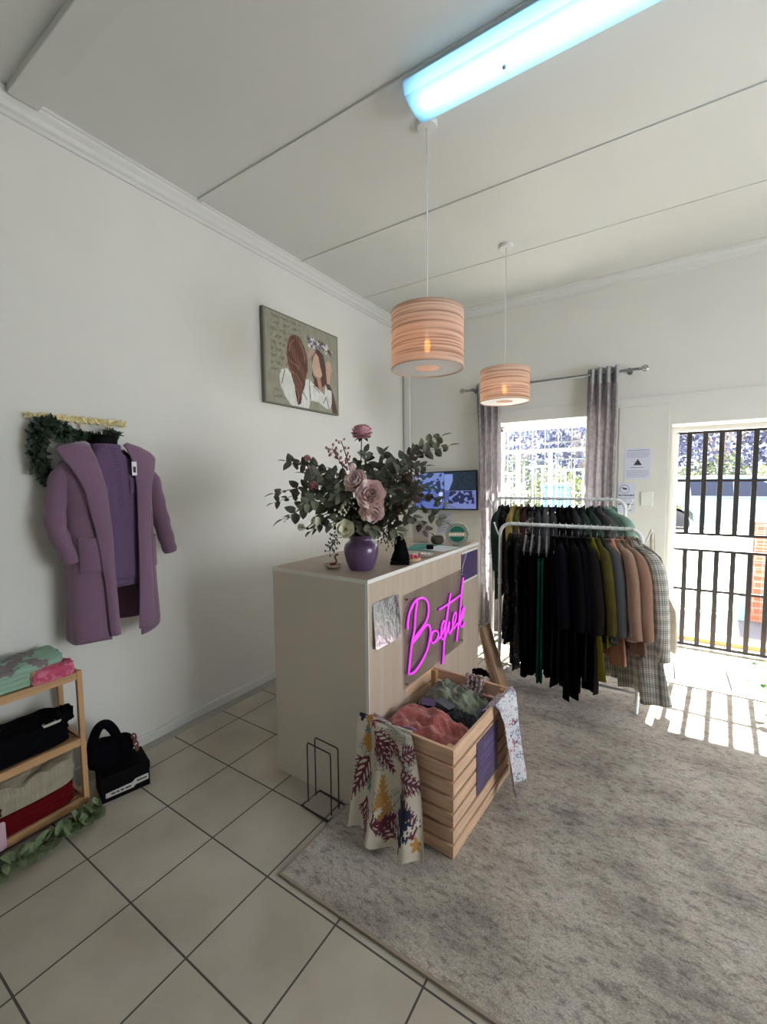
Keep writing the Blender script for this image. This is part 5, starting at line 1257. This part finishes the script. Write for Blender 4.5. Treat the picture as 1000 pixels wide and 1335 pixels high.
o = build(MB().box(-.075, .075, -.105, .105, 0, .0012, T(1.335, 1.42, tz+.0022) @ RZ(-.08)), 'paper_sheet', 'papersheet', None); tag(o, 'white paper sheet partly covering the teal folder', 'paper')
o = build(MB().box(-.022, .022, -.018, .018, 0, .026, T(1.285, 1.36, tz+.0036) @ RZ(.5)), 'small_box', 'black', None, bevel=.003); tag(o, 'small black box standing on the teal folder', 'box')
bo = E_('stone_bowl', (1.25, 1.56, tz), 'dark rounded bowl on the counter left of the green disc', 'bowl')
build(MB().lathe([(.001,tz+.001),(.03,tz+.001),(.045,tz+.02),(.043,tz+.045),(.036,tz+.055),(.032,tz+.05),(.038,tz+.03),(.001,tz+.012)], (1.22, 1.60, 0), 28), 'body', 'twig', bo, smooth=True)
gd = E_('glass_award', (1.37, 1.57, tz), 'round clear glass disc with a green emblem standing on the counter', 'award')
Mg = T(1.365, 1.60, tz+.078) @ RZ(math.radians(28)) @ Matrix.Rotation(PI/2, 4, 'X')
glassy('thickglass', (226,240,236), .25, .03)
build(MB().lathe([(.001,-.010),(.070,-.010),(.076,-.004),(.076,.004),(.070,.010),(.001,.010)], (0,0,0), 48, None), 'disc', 'thickglass', gd, smooth='auto')
gd.children[0].data.transform(T(-1.37, -1.57, -tz) @ Mg @ T(1.37, 1.57, tz))
def gpart(mb, nm_, mt): mb.v = [tuple(Mg @ Vector(q)) for q in mb.v]; return build(mb, nm_, mt, gd)
gpart(MB().tube([(.073*math.cos(t), .073*math.sin(t), 0) for t in np.linspace(0, 2*PI, 48, endpoint=False)], .005, 8, closed=True), 'rim', 'speckle')
gpart(MB().lathe([(.001,.011),(.052,.011),(.052,.0125),(.001,.0125)], (0,0,0), 40), 'emblem', 'tealdark')
gpart(MB().box(-.06, .06, -.016, .012, .0128, .0136), 'emblem_band', 'sand')
m = MB()
for k in range(6): m.box(-.05+.017*k, -.040+.017*k, -.008, .004, .0138, .0144)
gpart(m, 'emblem_marks', 'whiteplastic')
build(MB().box(1.345, 1.385, 1.56, 1.64, tz, tz+.004), 'foot', 'thickglass', gd)
for k, (mt, lb) in enumerate((('speckle','lower booklet stacked at the far end of the counter'),('sand','upper booklet stacked at the far end of the counter'))):
    o = build(MB().box(-.045, .045, -.06, .06, 0, .007, T(1.375, 1.745, tz+.0072*k) @ RZ(.1*k)), 'booklet', mt, None); tag(o, lb, 'booklet', 'booklets on the counter')
ch = E_('card_holder', (1.10, 1.62, tz), 'clear upright card holder behind the teal folder', 'card holder')
build(MB().box(1.02, 1.14, 1.62, 1.623, tz, tz+.15), 'back_plate', 'acrylic', ch); build(MB().box(1.02, 1.14, 1.58, 1.62, tz, tz+.004), 'base', 'acrylic', ch); 
# ------------------------------------------------------------------ outside
S_(MB().box(-16, 26, WT+.021, 4.22, -.2, -.03), 'ground_1', 'paving')
S_(MB().box(-16, 26, 4.22, 5.12, -.25, -.05), 'ground_2', 'concrete')
S_(MB().prism([(-16, 5.12, -.05), (-16, 12.6, .16), (-16, 12.6, -.4), (-16, 5.12, -.4)], (42, 0, 0)), 'ground_3', 'paving')
S_(MB().box(-30, 40, 12.6, 60, -.6, -.15), 'road', 'road')
kb = MB()
o = build(MB().box(2.1, 5.2, 3.88, 4.12, -.03, .015), 'kerb_strip', 'kerb', bevel=.01); tag(o, 'orange tinted paving strip outside the gate', 'paving strip')
# low wire fence, post and brick pier
wf = E_('wire_fence', (2.9, 5.0, -.05), 'low fence of thin rails between the doorway and the blue post', 'fence')
for z in (.02, .505, .95): build(MB().obox((1.6, 5.0, z), (3.24, 5.0, z), .012, .012), 'rail', 'darkmetal', wf)
for k in range(14): build(MB().obox((1.66+.12*k, 5.0, .02), (1.66+.12*k, 5.0, .16), .007, .007), 'picket', 'whitemetal', wf)
po = E_('fence_post', (3.29, 5.0, -.05), 'pale blue steel post beside the brick pier outside', 'post')
build(MB().box(3.25, 3.335, 4.96, 5.03, -.05, 1.06), 'shaft', 'bluepost', po, bevel=.004); build(MB().box(3.24, 3.345, 4.95, 5.04, 1.06, 1.075), 'cap', 'bluepost', po)
bp_ = E_('brick_pier', (3.7, 5.06, -.05), 'short orange brick pier with wire mesh outside the door', 'pier')
build(MB().box(3.35, 4.3, 5.0, 5.24, -.05, 1.04), 'brickwork', 'brickout', bp_)
m = MB()
for k in range(14): m.obox((3.36+.07*k, 4.985, -.03), (3.36+.07*k, 4.985, 1.12), .004, .004)
for k in range(17): m.obox((3.36, 4.985, -.03+.07*k), (4.3, 4.985, -.03+.07*k), .004, .004)
build(m, 'wire_mesh', 'graymetal', bp_)
bp2 = build(MB().box(8.0, 9.0, 18.9, 19.4, -.15, 2.6), 'brick_pier', 'brickout'); tag(bp2, 'tall orange brick pier across the street beside the hedge', 'pier')
# palisade in front of the window
for j, (x0, x1) in enumerate(((-.9, .55), (.62, 1.05), (1.12, 1.5))):
    wfe = E_('picket_fence', ((x0+x1)/2, 6, 0), ['long', 'narrow middle', 'short right'][j]+' white steel fence panel outside the window', 'fence', 'white fence panels outside the window')
    zt = [1.62, 1.72, 1.66][j]
    for z in (.25, 1.22, zt): build(MB().obox((x0, 6, z), (x1, 6, z), .03, .03), 'rail', 'whitemetal', wfe)
    n_ = max(3, int((x1-x0)/.16))
    for k in range(n_+1): x = x0+(x1-x0)*k/n_; build(MB().obox((x, 6, 0), (x, 6, zt), .022, .022), 'picket', 'whitemetal', wfe)
bb = E_('wheelie_bin', (.72, 7.4, .04), 'blue bin with a green lid behind the white fence outside the window', 'bin')
build(MB().box(.62, 1.05, 7.2, 7.6, .04, 1.38), 'body', 'bluebin', bb, bevel=.03); build(MB().box(.60, 1.07, 7.17, 7.62, 1.38, 1.45), 'lid', 'teal', bb, bevel=.02)
# ------------------------------------------------------------------ car across the street (double cab with canopy)
def car():
    z0 = -.15; X0 = 1.62; Yn, Yf = 13.6, 15.4; c_ = E_('parked_car', (X0+2.6, 14.5, z0), 'pale blue double cab car with a canopy parked across the street', 'car')
    low = [(0,.52),(0.02,1.05),(.02,1.12),(3.95,1.10),(4.2,1.12),(5.15,1.02),(5.3,.85),(5.32,.5),(4.86,.42),(4.84,.66),(4.66,.86),(4.42,.92),(4.18,.86),(4.0,.66),(3.98,.40),(1.62,.40),(1.60,.66),(1.42,.86),(1.18,.92),(.94,.86),(.76,.66),(.74,.42)]
    def sec(P, y0, y1, tap0=0, zt=0):
        m = MB(); n = len(P); vs = [(X0+x, y0, z0+z) for x, z in P]+[(X0+x, y1, z0+z) for x, z in P]
        m.add(vs, [tuple(range(n))[::-1], tuple(range(n, 2*n))]+[(i, (i+1) % n, (i+1) % n+n, i+n) for i in range(n)]); return m
    build(sec(low, Yn, Yf), 'lower_body', 'carbody', c_, bevel=.035)
    top = [(.04,1.10),(.14,1.66),(.30,1.72),(2.9,1.72),(3.25,1.66),(4.05,1.11)]
    m = MB(); n = len(top)
    def yy(z, near): t = (z-1.1)/.62*.16; return Yn+.03+t if near else Yf-.03-t
    vs = [(X0+x, yy(z, True), z0+z) for x, z in top]+[(X0+x, yy(z, False), z0+z) for x, z in top]
    m.add(vs, [tuple(range(n))[::-1], tuple(range(n, 2*n))]+[(i, (i+1) % n, (i+1) % n+n, i+n) for i in range(n)])
    build(m, 'cabin', 'carbody', c_, bevel=.05)
    for P in ([(.20,1.17),(.26,1.58),(1.02,1.60),(1.06,1.17)], [(1.55,1.17),(1.50,1.62),(2.45,1.63),(2.47,1.17)], [(2.55,1.17),(2.53,1.63),(2.95,1.62),(3.72,1.20),(3.70,1.17)]):
        m = MB(); vs = [(X0+x, yy(z, True)-.010, z0+z) for x, z in P]+[(X0+x, yy(z, True)+.01, z0+z) for x, z in P]; n = len(P)
        m.add(vs, [tuple(range(n))[::-1], tuple(range(n, 2*n))]+[(i, (i+1) % n, (i+1) % n+n, i+n) for i in range(n)]); build(m, 'window', 'carglass', c_)
    m = MB(); P = [(3.27,1.66),(4.02,1.13)]; m.add([(X0+3.33, Yn+.30, z0+1.64), (X0+4.06, Yn+.14, z0+1.14), (X0+4.06, Yf-.14, z0+1.14), (X0+3.33, Yf-.30, z0+1.64)], [(0,1,2,3)]); build(m, 'windscreen', 'carglass', c_)
    for x in (1.18, 4.42):
        for y, s_ in ((Yn+.02, -1), (Yf-.24, 1)):
            w_ = build(MB().lathe([(.20,0),(.33,0),(.37,.03),(.37,.19),(.33,.22),(.20,.22)], (0,0,0), 32, Matrix.Rotation(-PI/2, 3, 'X')), 'tyre', 'tyre', c_, smooth='auto')
            w_.data.transform(T(X0+x+c_.location.x-c_.location.x, y, z0+.37) @ T(c_.location.x, c_.location.y, c_.location.z)); w_.data.transform(T(-c_.location.x, -c_.location.y, -c_.location.z))
            h_ = MB(); cc = Vector((X0+x, y+.02, z0+.37)); h_.cyl(cc, cc+Vector((0,.18,0)), .05, 16)
            h_.tube([cc+Vector((.225*math.cos(t), .01, .225*math.sin(t))) for t in np.linspace(0, 2*PI, 32, endpoint=False)], .018, 8, closed=True)
            for k in range(10): a = 2*PI*k/10; h_.obox(cc+Vector((0,.01,0)), cc+Vector((.22*math.cos(a), .01, .22*math.sin(a))), .035, .02, up=(0,1,0))
            build(h_, 'wheel_rim', 'whitemetal', w_)
    for x in (1.50, 2.5, 3.55): build(MB().box(X0+x, X0+x+.012, Yn-.004, Yn, z0+.48, z0+1.1), 'door_seam', 'darkmetal', c_)
    for x in (1.62, 2.62): build(MB().box(X0+x, X0+x+.16, Yn-.03, Yn, z0+1.0, z0+1.03), 'door_handle', 'chrome', c_, bevel=.008)
    build(MB().ell((X0+2.78, Yn-.002, z0+.93), (.16, .004, .05)), 'door_emblem', 'graymetal', c_)
    build(MB().box(X0+3.55, X0+3.72, Yn-.16, Yn, z0+1.10, z0+1.22), 'side_mirror', 'carbody', c_, bevel=.03)
    build(MB().box(X0+1.7, X0+3.9, Yn-.05, Yn+.02, z0+.36, z0+.41), 'side_step', 'whitemetal', c_, bevel=.01)
car()
# ------------------------------------------------------------------ hedges and trees beyond
def bushy(nm_, x, y, z, rx, ry, rz, n, ls, mt, label, cat, trunk=0, group=None):
    r_ = E_(nm_, (x, y, -.15), label, cat, group); m = MB()
    for k in range(n):
        d = rdir(); q = d*(.55+.5*random.random()); p = Vector((x+q.x*rx*(1+.3*nz(d.x*3, d.z*3, x)), y+q.y*ry, z+q.z*rz*(1+.25*nz(d.x*4, d.y*3, x))))
        if p.z < -.1: p.z = -.1+random.random()*.4
        leaf(m, p, rdir(), rdir(), ls*random.uniform(.6, 1.3), ls*.6, .2, 3)
    build(m, 'foliage', mt, r_, fix=False)
    s_ = MB(); top = z if trunk == 0 else z+rz*.3
    for k in range(5 if trunk else 3):
        a = random.uniform(0, 6.28); s_.tube(spline([(x, y, -.15), (x+.1*math.cos(a), y+.1*math.sin(a), (top)*.4), (x+rx*.5*math.cos(a), y+ry*.4*math.sin(a), top+rz*.3*random.random())], 5), [.10*(trunk or .5)*(1-.05*i) for i in range(11)], 7)
    build(s_, 'branches', 'trunk', r_, smooth=True)
HB = 'bushes along the far side of the street'; k_ = 0
S_(MB().box(-30, 34, 22.8, 23.1, -.2, .9), 'wall_outside', 'outwall')
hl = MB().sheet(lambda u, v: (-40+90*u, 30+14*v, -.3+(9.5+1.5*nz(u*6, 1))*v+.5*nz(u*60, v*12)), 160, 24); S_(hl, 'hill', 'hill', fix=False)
pos = [(-7.5,20,1.4,1.6),(-5.4,19.6,1.2,1.4),(-3.4,20,1.6,1.6),(-1.4,19.5,1.2,1.4),(.6,20,1.3,1.5),(2.5,19.7,1.25,1.35),(4.3,20.1,1.45,1.4),(6.0,19.8,1.2,1.3),(10.2,20,1.4,1.6),(12.2,19.8,1.2,1.5)]
wd = ['rounded','low','dense','pale','small','yellow green','broad','dusty green','bushy','outermost']
for i, (x, y, z, r0) in enumerate(pos):
    bushy('hedge_bush', x, y, z*.7, r0*1.0, .8, z*.95, 1100, .17, 'hedge' if i % 2 else 'hedgeb', 'leafy roadside bush across the street', 'bush', 0, HB)
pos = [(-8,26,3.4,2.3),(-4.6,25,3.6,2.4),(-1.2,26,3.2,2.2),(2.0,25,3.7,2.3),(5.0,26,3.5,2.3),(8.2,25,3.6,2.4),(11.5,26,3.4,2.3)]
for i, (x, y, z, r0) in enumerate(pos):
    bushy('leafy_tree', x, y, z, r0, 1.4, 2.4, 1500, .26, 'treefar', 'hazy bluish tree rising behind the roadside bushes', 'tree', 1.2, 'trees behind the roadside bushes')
# potted plant just inside the door at the right edge
pp = E_('potted_plant', (3.28, 2.55, .009), 'green leafy potted plant on the rug by the door', 'plant')
build(MB().lathe([(.001,.009),(.07,.009),(.09,.14),(.095,.15),(.08,.15),(.07,.12),(.001,.12)], (3.28, 2.55, 0), 28), 'pot', 'whiteplastic', pp, smooth='auto')
m = MB(); st = MB()
for k in range(16):
    a = 2*PI*k/16+.2; r_ = .16+.10*random.random(); e_ = Vector((3.28+r_*math.cos(a), 2.55+r_*math.sin(a), .16+.14*random.random())); P = spline([(3.28, 2.55, .12), (3.28+.4*r_*math.cos(a), 2.55+.4*r_*math.sin(a), e_.z+.05), e_], 5)
    st.tube(P, .003, 5)
    for j in (5, 8, 10): leaf(m, P[j], (math.cos(a+j), math.sin(a+j), .25), (0,0,1), .075, .05, .2, 5)
build(m, 'leaves', 'leafbright', pp, fix=False); build(st, 'stems', 'leafbright', pp)
# ------------------------------------------------------------------ light and camera
sun = bpy.data.lights.new('sun', 'SUN'); sun.energy = 14; sun.angle = .009; sun.color = (1, .96, .885)
so_ = bpy.data.objects.new('sun', sun); COL.objects.link(so_)
sd = Vector((.092, 1, 1.10)).normalized(); so_.rotation_euler = sd.to_track_quat('Z', 'Y').to_euler(); so_.location = (3, 12, 12)
W = bpy.data.worlds.new('sky'); bpy.context.scene.world = W; W.use_nodes = True
bg = W.node_tree.nodes['Background']; bg.inputs[0].default_value = (.90, .94, 1, 1); bg.inputs[1].default_value = 3.2
for nm_, x0, x1, z0, z1 in (('door_daylight', DL, DR, .02, DH), ('window_daylight', WLx, WRx, WB, WH), ('side_added_window_daylight', SX0, SX1, SB, SH)):
    l = bpy.data.lights.new(nm_, 'AREA'); l.shape = 'RECTANGLE'; l.size = x1-x0; l.size_y = z1-z0; l.energy = 1
    l.cycles.is_portal = True
    o = bpy.data.objects.new(nm_, l); COL.objects.link(o); o.location = ((x0+x1)/2, WT+.01, (z0+z1)/2); o.rotation_euler = (-PI/2, 0, 0)
    if nm_.startswith('side'): o.location = (RX+.31, (x0+x1)/2, (z0+z1)/2); o.rotation_euler = (0, PI/2, 0); l.size, l.size_y = z1-z0, x1-x0  # portal of the added side window
for n_, m_ in MATS.items():
    if n_.startswith('g_') or n_ in ('blackcloth', 'darkprint', 'black', 'floralblack', 'lilaccoat', 'lilacknit', 'redcloth'): nodes(m_)[2].inputs['Specular IOR Level'].default_value = .08
sc = bpy.context.scene
cam = bpy.data.cameras.new('camera'); co = bpy.data.objects.new('camera', cam); COL.objects.link(co); sc.camera = co
cam.sensor_fit = 'VERTICAL'; cam.sensor_height = 24; cam.lens = 24*561.693/1335; cam.clip_start = .05; cam.clip_end = 200
r = Vector((.83914565, .54382156, -.00962717)); u = Vector((-.03167485, .06653067, .99728149)); fw = Vector((-.54298368, .83655949, -.07305439))
co.matrix_world = Matrix(((r.x, u.x, -fw.x, 2.50789), (r.y, u.y, -fw.y, -1.05802), (r.z, u.z, -fw.z, 1.52695), (0, 0, 0, 1)))
sc.view_settings.view_transform = 'Standard'; sc.view_settings.look = 'None'; sc.view_settings.gamma = 1; sc.view_settings.use_curve_mapping = False
sc.view_settings.exposure = 2.18
sc.cycles.max_bounces = 10; sc.cycles.diffuse_bounces = 6; sc.cycles.transparent_max_bounces = 16; sc.cycles.sample_clamp_indirect = 6
sc.cycles.use_denoising = True
